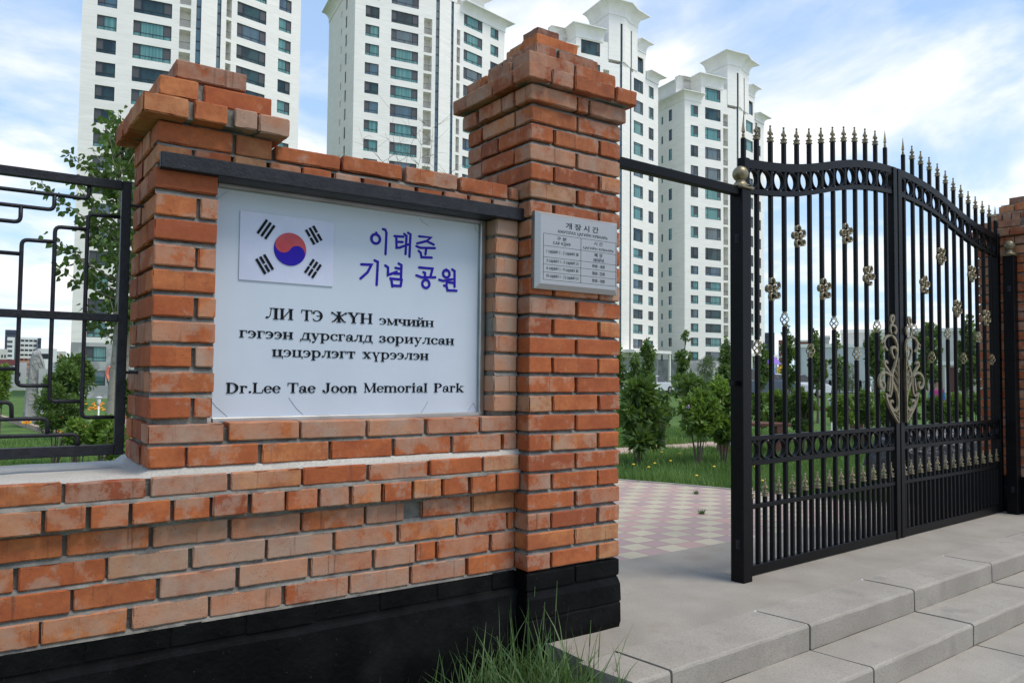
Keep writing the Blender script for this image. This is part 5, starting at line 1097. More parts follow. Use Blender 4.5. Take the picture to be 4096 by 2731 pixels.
def pent(dz, vis):
    z = [4.55+2.85*k+dz for k in range(6)]+[21.9+dz, 25.1+dz, 29.3+dz, 33.5+dz, 37.6+dz, 41.75+dz, 45.9+dz, 50.0+dz, 54.15+dz]
    return dict(sills=z, hs=1.7, hw=1.8, zt=24+dz, k=1.37, small=(.0, 1.95), wide=(3.78, 7.93), smallB=(5.2, 7.0), wideB=(.0, 3.25), bal=(8.6, 9.9), bbal=(0, 0), strip=(12.3, 12.82), bS=(-1.25, -.8), aL=-1.55, bR=8.62, balmax=56+dz, amax=56+dz, zA=57.5+dz, zB=57.8+dz, H=58.3+dz, stripTop=65.2+dz, sideturn=90, dz=dz, types=tp, side=[(4.05, 5.1, 1.75), (6.95, 7.55, 1.2)], roof=roof_pent, vis=vis)
k4 = pent(0, (3, 55)); k4['sskip'] = 0
tower('t4', (117.2, 104.5), -8, (134.0, 104.0), 12, k4, 'cream apartment tower at the right with a grey shaded side, above the header bar')
k3 = pent(1.95, (3, 58)); k3['side'] = []
tower('t3', (84.6, 105.4), -9, (101.6, 104.8), 12, k3, 'cream apartment tower directly behind the tall pillar, its stair shaft highest')
# ================================================================== other buildings
random.seed(31)
PALE = mat('pale_plaster', (.60, .59, .54), .9, col2=(.52, .51, .47), ns=.4); GREYW = mat('grey_white_plaster', (.56, .575, .57), .9, col2=(.50, .515, .51), ns=.5); WHITE = mat('white_panel', (.72, .72, .70), .8); SALMON = mat('salmon_panel', (.50, .27, .2), .85)
REDB = mat('red_brick_block', (.30, .10, .065), .9, col2=(.24, .08, .055), ns=2); NAVY = mat('dark_blue_cladding', (.035, .05, .085), .45, col2=(.05, .07, .11), ns=.2); BROWN = mat('brown_cladding', (.12, .035, .03), .7); ROOFR = mat('red_metal_roof', (.38, .10, .10), .6); BEIGE = mat('beige_plaster', (.50, .43, .34), .9)
WINM = mat('far_window_glass', (.03, .05, .06), .08, spec=.9); TEALG = mat('green_tinted_glass', (.03, .10, .10), .08, spec=.9)
def block(name, pl, pr, ytop, d, dep, label, m, cat='building', group=None, zb=None, wins=None, wm=None, turn=0, trim=None, roof=None, wname='window'):
    """a building standing at distance d: pl, pr are where its front corners are seen, ytop its roofline"""
    a = at(pl, ytop, d); b = at(pr, ytop, d*(1+turn)); h = a.z; zb = zb if zb is not None else gz(a.x, a.y)-1.5
    u = Vector((b.x-a.x, b.y-a.y, 0)); L = u.length; ang = math.atan2(u.y, u.x); H = h-zb
    root = empty(name, (a.x, a.y, zb), ang, label, cat, group)
    mb = MB(); mb.box(0, L, 0, dep, 0, H); mb.build('wall', m, root)
    if trim: mb = MB(); mb.box(-.15, L+.15, -.15, dep+.15, H, H+trim); mb.build('parapet', TRIM, root)
    for w_ in wins or []:
        x0, x1, z0, z1 = w_[:4]; mb = MB(); mb.box(L*x0, L*x1, -.06, .1, H*z0, H*z1); fo = mb.build(wname, w_[4] if len(w_) > 4 else FRAME, root)
        if wm is not False: p = MB(); t = min(.08, L*(x1-x0)*.12); p.box(L*x0+t, L*x1-t, -.08, -.02, H*z0+t, H*z1-t); p.build('pane', wm or WINM, fo)
    if roof: mb = MB(); mb.box(-.3, L+.3, -.3, dep+.3, H, H+roof); mb.build('roof', ROOFR, root)
    return root, L, H
def grid(nx, ny, x0, x1, z0, z1, fx=.6, fz=.5): return [(x0+(x1-x0)*(i+.5-fx/2)/nx, x0+(x1-x0)*(i+.5+fx/2)/nx, z0+(z1-z0)*(j+.5-fz/2)/ny, z0+(z1-z0)*(j+.5+fz/2)/ny) for i in range(nx) for j in range(ny)]
# city to the left of the nearest tower
block('glass_tower', 12, 39, 757, 520, 30, 'dark blue glass tower far off at the left', NAVY, 'tower', zb=-8, wins=grid(4, 10, .08, .95, .3, .97, .82, .35), wm=False)
r_, L, H = block('office_block', 17, 34, 774, 400, 12, 'narrow white office wing with banded windows', WHITE, 'office building', zb=-8, wins=[(.02, .72, .30+.085*k, .345+.085*k, WINM) for k in range(8)], wm=False)
r_, L, H = block('office_block', 46, 87, 775, 410, 14, 'broad white office block with dark window bands over salmon panels', WHITE, 'office building', zb=-8, wins=[q for q in grid(4, 8, .03, .97, .28, .99, .8, .38)], wm=False)
mb = MB(); mb.box(-.06, L*.99, -.03, .2, H*.26, H*.62); mb.build('salmon_band', SALMON, r_)
block('glass_block', 34, 42, 774, 405, 12, 'green tinted glass strip between the two white office wings', TEALG, 'building', zb=-8); block('glass_block', 87, 95, 776, 408, 12, 'dark glass end bay at the right of the broad white office block', NAVY, 'building', zb=-8, wins=grid(2, 7, .1, .9, .2, .97, .7, .6), wm=False)
block('housing_block', -6, 18, 801, 330, 12, 'pale housing block at the left edge with a red balcony column', PALE, 'housing block', 'far housing blocks', zb=-8, wins=grid(3, 5, .05, .9, .2, .92, .5, .45), wm=False)
block('housing_block', 118, 152, 806, 330, 12, 'pale housing block against the hills beside the nearest tower', PALE, 'housing block', 'far housing blocks', zb=-8, wins=grid(6, 5, .02, .98, .15, .95, .55, .45)+[(.2, .3, .1, .95, SALMON), (.55, .65, .1, .95, SALMON)], wm=False)
block('flat_roof_hall', 88, 131, 800, 260, 10, 'long flat roofed hall with a dark eave behind the stone', WHITE, 'building', zb=-7, wins=[(.0, .7, .80, .90)], wm=False)
block('low_house', -4, 30, 838, 150, 8, 'low white house with a red metal roof', WHITE, 'house', zb=-6, wins=grid(5, 1, .1, .9, .62, .85, .4, .8), wm=False, roof=.9)
block('low_house', 30, 62, 832, 160, 8, 'low white house with two small dark windows beside the stone', WHITE, 'house', zb=-6, wins=[(.42, .56, .72, .80), (.42, .56, .55, .63)], wm=False)
block('low_house', 118, 150, 832, 150, 8, 'low white outbuilding half hidden by shrubs below the nearest tower', WHITE, 'house', zb=-6)
# behind the gate
block('dark_highrise', 1755, 1779, 764, 420, 20, 'dark unfinished high rise behind the playground', NAVY, 'building', zb=-8, wins=grid(4, 12, .05, .95, .1, .97, .5, .5), wm=False)
block('brick_housing', 1788, 1812, 781, 300, 14, 'red brick flats with white balcony bands behind the playground', REDB, 'housing block', zb=-8, wins=[(.02, .98, .36+.09*k, .385+.09*k, WHITE) for k in range(7)]+grid(4, 7, .05, .95, .34, .97, .4, .4), wm=False)
block('brick_housing', 1825, 1870, 785, 230, 12, 'red brick flats topped by a white roof line over the grey wall', REDB, 'housing block', zb=-8, wins=grid(4, 1, .05, .95, .80, .92, .25, .6), wm=False, trim=.5)
block('roof_house', 1882, 1905, 776, 150, 10, 'small beige stair house rising over the grey building', PALE, 'building', zb=-4, trim=.4)
r_, L, H = block('grey_building', 1824, 2010, 798, 112, 22, 'long low grey white building behind the far fence', GREYW, 'building', zb=-4, trim=.45, wins=[(.1, .115, .15, .98, GREYW)], wm=False)
r_, L, H = block('stepped_building', 1932, 2300, 765, 128, 26, 'cream two step building with a dark window strip over the grey one', PALE, 'building', zb=-4, trim=.5, wins=[(.03, .115, .755, .845), (.17, .27, .74, .84), (.56, .64, .66, .76), (.76, .86, .62, .74)])
block('beige_pavilion', 2010, 2245, 838, 84, 10, 'beige building with a brown pier at the right behind the trees', BEIGE, 'building', zb=-4, trim=.35, wins=[(.715, .785, .0, .97, BROWN), (.69, .705, .0, .97, WHITE), (.40, .47, .0, .7, BROWN)], wm=False)
# hills
hb = MB(); n = 60; vs = []
for i in range(n+1):
    a = RAD(-60+160*i/n); d = 7000; x, y = math.sin(a)*d, math.cos(a)*d; hgt = 90+90*(noise.noise(Vector((i*.32, 2.1, 0)))+.2)+40*noise.noise(Vector((i*.9, 0, 3)))
    for k, (f, dd) in enumerate(((0, 0), (.55, 500), (.95, 1100), (1, 1500))): s_ = (d+dd)/d; vs.append((x*s_, y*s_, -20+hgt*1.5*f))
hb.add(vs, [(4*i+k, 4*i+4+k, 4*i+5+k, 4*i+1+k) for i in range(n) for k in range(3)])
tag(hb.build('hills', mat('haze_tinted_forest_hills', (.16, .24, .33), 1, col2=(.25, .30, .30), ns=.0012), smooth=True), kind='structure')  # forest colour tinted blue: the distance haze is painted in, no air is built

# ================================================================== leaf clusters
def leaf(mb, p, d, L, W, tnt, fold=.25):
    d = d.normalized(); e = Vector((random.gauss(0, 1), random.gauss(0, 1), random.gauss(0, 1))); s = d.cross(e)
    if s.length < 1e-4: return
    s.normalize(); nn = s.cross(d)
    mb.add([p, p+d*L*.38+s*W*.5+nn*W*fold, p+d*L, p+d*L*.38-s*W*.5+nn*W*fold], [(0, 1, 2), (0, 2, 3)], tnt)
def heart(mb, p, d, L, W, tnt):
    d = d.normalized(); e = Vector((random.gauss(0, 1), random.gauss(0, 1), random.gauss(0, .6))); s = d.cross(e)
    if s.length < 1e-4: return
    s.normalize(); nn = s.cross(d)*(.12*W)
    mb.add([p, p+d*L*.12+s*W*.38+nn, p+d*L*.42+s*W*.5+nn, p+d*L*.75+s*W*.22, p+d*L, p+d*L*.75-s*W*.22, p+d*L*.42-s*W*.5+nn, p+d*L*.12-s*W*.38+nn], [(0, 1, 2, 3, 4), (0, 4, 5, 6, 7)], tnt)
def rv(): 
    v = Vector((random.gauss(0, 1), random.gauss(0, 1), random.gauss(0, 1))); return v.normalized()
def crown_pts(clumps, n):
    wts = [c[1]**2 for c in clumps]; out = []
    for _ in range(n):
        c, r, tb = random.choices(clumps, wts)[0]; v = rv(); rr = r*random.uniform(.35, 1.08)
        out.append((Vector(c)+Vector((v.x*rr, v.y*rr, v.z*rr*1.05)), v, tb))
    return out
def young_tree(xc, ytop, ycb, wpx, d, n, label, m=LF_MAP, name='young_tree', gaps=(), lsz=.10, seed=1, tall=None):
    """slim staked tree: x centre, top and crown bottom, crown width as seen, at distance d"""
    random.seed(seed); top = at(xc, ytop, d); bot = at(xc, ycb, d); k = d/1790*math.cos(math.atan((xc-1176)/1790)); R_ = wpx*k/2*1.05
    base = Vector((top.x, top.y, gz(top.x, top.y)-.1)); H = top.z-base.z; root = empty(name, base, 0, label, 'tree', 'young trees in the park')
    z0, z1 = bot.z-base.z, H; tr = MB(); lean = Vector((random.uniform(-.12, .12), random.uniform(-.1, .1), 0))
    ax = lambda t: lean*(t*t)+Vector((.03*math.sin(t*5+seed), 0, 0)); tr.tube([ax(t)+Vector((0, 0, H*.97*t)) for t in np.linspace(0, 1, 9)], [.032*(1-.85*t)+.004 for t in np.linspace(0, 1, 9)], 7)
    lf = MB(); cl = []
    nn = max(7, int((z1-z0)/(R_*.42)))
    for i in range(nn):
        t = (i+.5)/nn; z = z0+(z1-z0)*t
        if any(a < t < b for a, b in gaps): continue
        prof = math.sin(math.pi*min(1, max(.0, .12+t*.88)))**.7; rr = R_*max(.22, prof)*random.uniform(.75, 1.05)
        for _ in range(3):
            an = random.uniform(0, 6.28); o = rr*random.uniform(.2, .72); c = ax(z/H)+Vector((math.cos(an)*o, math.sin(an)*o, z+random.uniform(-.15, .15)*R_)); cl.append((c, rr*random.uniform(.22, .42), random.uniform(0, .6)))
            tr.tube([ax(max(0, z/H-.1))+Vector((0, 0, max(.1, z-.28))), (c+ax(z/H)+Vector((0, 0, z)))/2, c], [.011, .007, .003], 5)
    for p, v, tb in crown_pts(cl, n):
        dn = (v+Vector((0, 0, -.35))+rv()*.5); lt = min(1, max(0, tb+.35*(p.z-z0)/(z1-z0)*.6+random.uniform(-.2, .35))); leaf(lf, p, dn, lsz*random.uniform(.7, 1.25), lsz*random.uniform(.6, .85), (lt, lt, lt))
    for _ in range(12): # a few shoots above and beside the crown
        c, r, tb = random.choice(cl); v = Vector((random.uniform(-.6, .6), random.uniform(-.6, .6), 1)).normalized()
        for j in range(7): leaf(lf, Vector(c)+v*(r*(.7+.16*j)), rv()+v*.4, lsz, lsz*.65, (.75, .75, .75))
    tr.build('trunk', TWIG if d > 12 else BARK, root); lf.build('crown', m, root, tint=True); return root
def shrub(x0, x1, ytop, ybot, d, n, label, m=LF_BUSH, lsz=.09, seed=1, name='shrub', flowers=0, up=.2, grp='shrubs in the park', base=None, lw=.5, dense=1.0):
    random.seed(seed); xc = (x0+x1)/2; top = at(xc, ytop, d); low = at(xc, ybot, d); k = d/1790*math.cos(math.atan((xc-1176)/1790)); R_ = (x1-x0)*k/2; zg = gz(top.x, top.y)-.04
    root = empty(name, (top.x, top.y, zg), 0, label, 'shrub', grp); zb = max(.05, low.z-zg); zt = top.z-zg; Hc = max(.25, zt-zb)
    cl = []; st_m = MB(); lf = MB(); nc = int(16*dense)+6
    for i in range(nc):
        an = random.uniform(0, 6.28); t = random.random()**.8; z = zb+Hc*(.1+.82*t); rr = R_*max(.3, 1-abs((t-.45)/.62)**2.6); o = rr*math.sqrt(random.random())*.88
        c = Vector((math.cos(an)*o, math.sin(an)*o, z)); r = min(R_, Hc)*random.uniform(.2, .36); cl.append((c, r, random.uniform(0, .5)))
        if i % 3 == 0: st_m.tube([Vector((c.x*.18, c.y*.18, 0)), Vector((c.x*.5, c.y*.5, z*.45)), c], [.010, .007, .003], 5)
    for p, v, tb in crown_pts(cl, n):
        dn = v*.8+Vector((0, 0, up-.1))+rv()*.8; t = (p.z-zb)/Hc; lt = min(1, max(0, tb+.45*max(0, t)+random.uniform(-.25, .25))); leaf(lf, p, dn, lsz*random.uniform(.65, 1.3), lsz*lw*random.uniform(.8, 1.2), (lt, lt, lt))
    for _ in range(int(nc*.45)): # upright shoots break the outline
        c, r, tb = random.choice(cl); v = Vector((random.uniform(-.45, .45), random.uniform(-.45, .45), 1)).normalized()
        for j in range(8): leaf(lf, Vector(c)+v*(r*(.5+.11*j)), rv()+v*.7, lsz*random.uniform(.7, 1.1), lsz*lw, (.7, .7, .7))
    st_m.build('stems', TWIG, root); lf.build('foliage', m, root, tint=True)
    if flowers:
        fm = MB()
        for _ in range(flowers):
            p, v, tb = random.choice(crown_pts(cl, 3)); q = p+v*.05
            for j in range(5): fm.sphere(q+rv()*.02, .016, 5, 4)
        fm.build('blossom', mat('lilac_blossom', (.42, .30, .46), .8), root)
    return root
# the tree behind the small pier
random.seed(77)
base = at(243, 1000, 9.0); base.z = 0; pt_ = empty('poplar_tree', base, 0, 'leafy poplar with a pale trunk beside the small brick pier', 'tree')
H = at(255, 268, 9.0).z; tr = MB(); T_ = np.linspace(0, 1, 14)
tr.tube([Vector((.05*math.sin(t*4)+.07*t, .03*math.cos(t*5), H*t)) for t in T_], [.062*(1-.9*t)+.004 for t in T_], 10)
tr.tube([Vector((.10, .05, 0)), Vector((.18, .1, 1.2)), Vector((.24, .1, 2.2)), Vector((.26, .1, H*.86))], [.035, .03, .02, .005], 8)
lf = MB()
for i in range(84):
    t = i/84; z = 1.52+(H-1.60)*t; rr = .52*math.sin(math.pi*(.16+.80*t))**.7*random.uniform(.6, 1.18)+(.18 if .12 < t < .5 else 0)*random.random(); an = i*2.4+random.uniform(-.4, .4); s0 = Vector((.05*math.sin(z/H*4)+.07*z/H, 0, z-.12*random.random()))
    if i % 3 == 0: s0 += Vector((.16, .08, 0))
    e = s0+Vector((math.cos(an)*rr, math.sin(an)*rr, .12+.42*rr*random.uniform(.6, 1.4))); mid = (s0+e)/2+Vector((0, 0, -.03)); tr.tube([s0, mid, e], [.010, .006, .002], 5)
    nl = int(15+46*rr)
    for j in range(nl):
        u = random.uniform(.18, 1.04); p = s0.lerp(mid, u*2) if u < .5 else mid.lerp(e, u*2-1); v = rv(); q = p+v*random.uniform(.015, .095); dn = v*.6+Vector((0, 0, -.75))+(e-s0).normalized()*.35
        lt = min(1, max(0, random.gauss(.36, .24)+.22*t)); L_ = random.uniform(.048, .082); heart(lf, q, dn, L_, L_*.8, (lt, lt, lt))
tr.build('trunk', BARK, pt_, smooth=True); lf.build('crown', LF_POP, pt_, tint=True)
trees = [(1427, 794, 890, 30, 22, 420, 'young tree peeping out right beside the tall pillar', ()), (1456, 810, 892, 36, 23, 560, 'short young tree, second from the tall pillar', ()), (1490, 772, 890, 40, 22, 850, 'full young tree in front of the cream tower corner', ()), (1568, 760, 872, 40, 23, 700, 'young tree with a bare gap under its top tuft', ((.62, .84),)), (1668, 774, 885, 46, 21, 1000, 'young tree right behind the thick gate post', ()),
 (1748, 782, 890, 34, 24, 600, 'young tree just right of the thick gate post', ()), (1811, 746, 890, 42, 23, 950, 'young tree in front of the playground slide', ((.30, .42),)), (1876, 754, 888, 44, 22, 950, 'young tree before the left end of the grey wall', ((.50, .62),)), (1928, 758, 888, 40, 23, 520, 'sparse young tree before the middle of the grey wall', ((.52, .74),)), (2010, 752, 868, 46, 21, 1200, 'dense young tree left of the meeting stiles', ()), (2122, 738, 890, 80, 20, 2300, 'broad dark tree behind the far gate leaf', ()), (2218, 724, 892, 64, 20, 1900, 'tall dark tree next to the far brick pillar', ())]
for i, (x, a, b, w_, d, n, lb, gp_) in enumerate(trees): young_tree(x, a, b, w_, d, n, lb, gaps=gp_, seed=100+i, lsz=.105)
shrub(1592, 1652, 824, 876, 24, 900, 'grey green feathery willow bush under the right tower', LF_FEA, .12, 3, 'willow_bush', up=.5, lw=.16)
shrub(1928, 1975, 838, 900, 22, 500, 'thin feathery willow bush against the grey wall', LF_FEA, .12, 4, 'willow_bush', up=.5, lw=.16)
B_ = [(1410, 1528, 876, 1052, 10.3, 1500, 'dark big leaved shrub next to the tall pillar', LF_DARK, .135, .5, 0), (1556, 1652, 900, 1016, 10.4, 1100, 'light green lilac on a thin stem left of the gate post', LF_BUSH, .10, .66, 7), (1610, 1712, 878, 1022, 10.9, 1300, 'bright lilac leaning behind the thick gate post', LF_BUSH, .10, .66, 7), (1530, 1625, 868, 930, 15, 1300, 'rounded green shrub behind the two lilacs', LF_DARK, .10, .5, 8), (1500, 1548, 880, 990, 13, 800, 'wispy small leaved shrub right of the big leaved one', LF_DARK, .075, .45, 0),
 (1722, 1766, 900, 990, 13, 500, 'low shrub just right of the gate post', LF_DARK, .08, .5, 0), (1756, 1815, 900, 995, 12.6, 1500, 'leafy shrub in the first bay of the near leaf', LF_BUSH, .08, .5, 0), (1812, 1872, 893, 992, 12.4, 1500, 'darker shrub left of the brown bench', LF_DARK, .08, .5, 0), (1905, 1962, 906, 984, 13, 1400, 'green shrub behind the white garden lamp', LF_BUSH, .08, .5, 0), (1956, 2012, 903, 980, 13.4, 1400, 'green shrub below the grey wall right of the lamp', LF_DARK, .08, .5, 0), (2006, 2052, 900, 975, 14.5, 900, 'yellowish shrub behind the meeting stiles', LF_BUSH, .08, .5, 0),
 (2062, 2118, 905, 965, 15, 900, 'shrub seen through the first bay of the far leaf', LF_BUSH, .08, .5, 0), (2120, 2172, 916, 968, 15, 1000, 'shrub in front of the child with the pink jacket', LF_DARK, .08, .5, 0), (2170, 2222, 908, 966, 15.4, 1000, 'shrub right of the child with the pink jacket', LF_BUSH, .08, .5, 0), (2214, 2262, 906, 964, 15.8, 900, 'shrub next to the far brick pillar', LF_DARK, .08, .5, 0),
 (-40, 46, 842, 952, 12, 2200, 'light green shrub at the left edge behind the fence', LF_BUSH, .065, .45, 0), (66, 190, 892, 990, 11, 3000, 'wide dull green shrub in front of the engraved stone', LF_DARK, .06, .4, 0), (118, 228, 824, 922, 15.5, 2600, 'dark rounded shrub below the nearest tower', LF_DARK, .09, .5, 0), (150, 214, 958, 1020, 8.6, 900, 'small bright shrub beside the flower bed', LF_BUSH, .055, .45, 0), (284, 306, 870, 960, 9, 500, 'shrub glimpsed between fence and small pier', LF_DARK, .06, .45, 0), (228, 300, 1040, 1072, 5.2, 500, 'low leafy weeds behind the corner of the fence', LF_BUSH, .04, .5, 0)]
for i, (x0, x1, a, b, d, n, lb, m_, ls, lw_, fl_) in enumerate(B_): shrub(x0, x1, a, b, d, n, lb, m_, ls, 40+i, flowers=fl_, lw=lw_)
# a vine with broad leaves on the trunk foot
shrub(212, 262, 962, 1036, 8.4, 260, 'broad leaved vine climbing the foot of the poplar', LF_BUSH, .10, 91, 'vine', lw=.8)
# dry weeds on the wall
random.seed(12); dw = MB()
def twig(p0, pts, r=.0016): dw.tube([p0]+pts, [r*(1-.7*i/len(pts)) for i in range(len(pts)+1)], 4)
for x, lean, h_ in ((-.52, .06, .20), (-.44, -.02, .36), (-.41, .1, .34), (-.36, .02, .15), (-.33, .0, .30), (-.30, .05, .33), (-.47, -.12, .22), (-.25, .12, .16)):
    o = Vector((x, .40, 1.93)); P = [o+Vector((lean*t*t+.012*math.sin(t*7+x*30), 0, h_*t)) for t in (.2, .4, .6, .8, 1)]; twig(o, P)
    for j in range(7):
        q = P[random.randrange(1, 5)]; s = random.choice((-1, 1)); twig(q, [q+Vector((s*.03, random.uniform(-.02, .02), .02)), q+Vector((s*random.uniform(.05, .1), random.uniform(-.03, .03), random.uniform(.02, .09)))], .0009)
tag(dw.build('dry_weeds', mat('dry_stem', (.13, .075, .05), .9)), 'bare dry weed stalks standing up behind the brick coping', 'weeds')

# ================================================================== grass and flowers
random.seed(41); lg = MB()
def inside_path(x, y):
    for (xa, ya), (xb, yb_) in zip(edge[:-1], edge[1:]):
        if yb_ <= y <= ya: return x < xa+(xb-xa)*(ya-y)/(ya-yb_)+.02
    return False
def blade(mb, p, hgt, wd, lean, tnt, seg=1):
    a = random.uniform(0, 6.28); s = Vector((math.cos(a), math.sin(a), 0))*wd/2; l_ = Vector((math.cos(lean[0]), math.sin(lean[0]), 0))
    if seg == 1: mb.add([p-s, p+s, p+l_*lean[1]+Vector((0, 0, hgt))], [(0, 1, 2)], tnt); return
    vs = []; 
    for i in range(seg):
        t = i/seg; c = p+l_*(lean[1]*t*t)+Vector((0, 0, hgt*(t-.18*lean[1]/max(hgt, .01)*t*t))); k = (1-t**2.2)*(.75+.5*t); vs += [c-s*k, c+s*k]
    vs.append(p+l_*lean[1]+Vector((0, 0, hgt*(1-.22*lean[1]/max(hgt, .01)))))
    mb.add(vs, [(2*i, 2*i+1, 2*i+3, 2*i+2) for i in range(seg-1)]+[(2*seg-2, 2*seg-1, 2*seg)], tnt)
cnt = 0
while cnt < 52000:
    u = random.random(); d = 5.8+12*u**1.5; px = random.uniform(1400, 2300); r = ray(px, 1000); k = d/math.hypot(r.x, r.y); x, y = CAM.x+r.x*k, CAM.y+r.y*k
    if y < .95 or inside_path(x, y) or (6.0 < y-.02*(x-9) < 6.75 and x > 5.5): continue
    cl_ = noise.noise(Vector((x*1.3, y*1.3, 0))); hh = random.uniform(.05, .12)*(1.2+.8*cl_); t_ = min(1, max(0, .4+.5*cl_+random.uniform(-.3, .35))); blade(lg, Vector((x, y, -.03)), hh, .008+.0007*d, (random.uniform(0, 6.28), hh*random.uniform(.1, .6)), (t_, t_, t_)); cnt += 1
cnt = 0
while cnt < 22000:
    px = random.uniform(-20, 305); d = 4.6+11*random.random()**1.4; r = ray(px, 1000); k = d/math.hypot(r.x, r.y); x, y = CAM.x+r.x*k, CAM.y+r.y*k
    if y < .8: continue
    t_ = min(1, max(0, .45+.5*noise.noise(Vector((x, y, 2)))+random.uniform(-.3, .3))); hh = random.uniform(.03, .075); blade(lg, Vector((x, y, -.03)), hh, .008+.0008*d, (random.uniform(0, 6.28), hh*random.uniform(.1, .6)), (t_, t_, t_)); cnt += 1
tag(lg.build('lawn_grass', GRASS, tint=True), 'green lawn grass of the park', 'grass', kind='stuff')
pp = MB()
for a, b in (((5.4, 5.95, 6.75), (24, 6.15, 7.3)), ((.7, 14.5, 18.5), (4.0, 14.8, 18.6))): pp.add([(a[0], a[1], -.018), (b[0], b[1], -.018), (b[0], b[2], -.018), (a[0], a[2], -.018)], [(0, 1, 2, 3)])
tag(pp.build('garden_path', PINK), kind='structure')
kb2 = MB(); P = [(-1.35, 21), (-1.1, 18.5), (-.664, 14.0), (-.298, 10.6), (.0, 7.8), (.25, 5.2)]
for (xa, ya), (xb, yb_) in zip(P[:-1], P[1:]):
    d_ = Vector((xb-xa, yb_-ya, 0)); a = math.atan2(d_.y, d_.x); kb2.box(0, d_.length, 0, .09, -.06, .06, m=Matrix.Translation((xa, ya, 0)) @ Matrix.Rotation(a, 4, 'Z'))
tag(kb2.build('flower_bed_edging', PINK), kind='structure')
fb_ = MB(); fg = MB()
ORNG, YELW = (1, .30, .02), (1, .62, .03)
for _ in range(230):
    y = random.uniform(5.3, 16); i = max(k for k in range(len(P)-1) if P[k][1] >= y) if y < 21 else 0; (xa, ya), (xb, yb_) = P[i], P[i+1]; x = xa+(xb-xa)*(ya-y)/(ya-yb_)+.12+abs(random.gauss(0, .35)); z = random.uniform(.10, .22)
    fb_.sphere((x, y, z), random.uniform(.022, .036), 6, 4, t=random.choice((ORNG, ORNG, YELW)), sq=(1, 1, .6))
    for k in range(9): leaf(fg, Vector((x, y, z*.7))+rv()*.07, rv()+Vector((0, 0, .4)), .07, .03, (random.random(),)*3)
for px, py, d in [(1394+2*k, 940+random.uniform(-7, 8), 12.0) for k in range(0)]+[(random.uniform(196, 244), random.uniform(925, 942), random.uniform(21, 23)) for _ in range(34)]+[(random.uniform(279, 306), random.uniform(950, 960), 16) for _ in range(12)]+[(random.uniform(46, 71), random.uniform(964, 973), 14.5) for _ in range(14)]+[(random.uniform(129, 144), random.uniform(986, 994), 12.3) for _ in range(10)]+[(random.uniform(183, 222), random.uniform(1000, 1017), 10.8) for _ in range(20)]:
    c = at(px, py, d); fb_.sphere(c, .0011*d+.004, 6, 4, t=random.choice((ORNG, ORNG, YELW)), sq=(1, 1, .7))
MARI = mat('marigold_petals', (.85, .85, .85), .7, tint=True)
tag(fb_.build('marigolds', MARI, tint=True), 'orange and yellow marigolds along the bed edging', 'flowers', kind='stuff'); tag(fg.build('marigold_leaves', LF_DARK, tint=True), 'low green leaves of the marigold bed', 'flower bed', kind='stuff')
dd = MB()
for px, py, d in ((1600, 1110, 8.6), (1500, 1010, 11), (1520, 1015, 11), (1504, 1058, 9.6), (1455, 1064, 9.2), (1540, 1052, 9.8), (1490, 1075, 9), (1440, 1022, 10.4), (1735, 948, 15), (1745, 950, 15), (1738, 944, 15.4), (1560, 1020, 10.8), (1640, 1060, 9.6), (1475, 1000, 12), (1735, 1085, 9.4), (1752, 1130, 8.4)):
    c = at(px, py, d); c.z = .10+random.uniform(-.02, .03); dd.sphere(c, .019, 7, 4, sq=(1, 1, .5))
tag(dd.build('dandelions', mat('dandelion_yellow', (.75, .50, .02), .7)), 'yellow dandelions dotted over the lawn', 'flowers', kind='stuff')
# tall grass at the foot of the wall
random.seed(19); tg = MB(); cnt = 0
while cnt < 3200:
    x = random.gauss(-.34, .42); y = random.uniform(-.55, .04)
    if x > .085 or x < -1.35 or y > .06 or (x > -.02 and y > -.02): continue
    dens = max(0, 1-((x+.22)/1.0)**2)
    if random.random() > .25+.75*dens: continue
    z = -.34+.16*max(0, 1-abs(x+.05)/.5); hh = random.uniform(.10, .25)*(.55+.6*dens); 
    if random.random() < .10: hh = random.uniform(.24, .43)*(.5+.6*dens)
    t_ = random.random(); blade(tg, Vector((x, y, z)), hh, random.uniform(.005, .0105), (random.uniform(0, 6.28), hh*random.uniform(.05, .75)), (t_, t_, t_), 5); cnt += 1
for _ in range(110): # at the end of the landing
    x = random.uniform(.02, .10); y = random.uniform(-.95, -.05); hh = random.uniform(.12, .36); t_ = random.random(); blade(tg, Vector((x, y, -.3)), hh, .008, (random.uniform(0, 6.28), hh*random.uniform(.1, .5)), (t_, t_, t_), 5)
for x, y, hh in ((.06, -.10, .62), (.02, .0, .58), (-.02, -.12, .55), (.09, -.28, .5), (.085, -.34, .47)): # flowering culms
    P_ = [Vector((x+.02*t*t, y, -.33+hh*t)) for t in np.linspace(0, 1, 6)]; tg.tube(P_, .0014, 4, t=(.6,)*3); tg.tube(P_[-2:], [.003, .001], 5, t=(.9,)*3)
tag(tg.build('tall_grass', GRASS2, tint=True), 'tuft of tall green grass at the foot of the black wall base', 'grass', kind='stuff')
sl = MB(); n = 26; vs = []
for j in range(n):
    for i in range(n):
        x, y = -1.6+1.69*i/(n-1), -1.0+1.08*j/(n-1); vs.append((x, y, -.335+.15*max(0, 1-abs(x+.05)/.55)*max(0, min(1, (y+.7)/.4))+.03*noise.noise(Vector((x*6, y*6, 1)))))
sl.add(vs, [(j*n+i, j*n+i+1, (j+1)*n+i+1, (j+1)*n+i) for j in range(n-1) for i in range(n-1)]); tag(sl.build('soil_bank', SOIL), kind='structure')
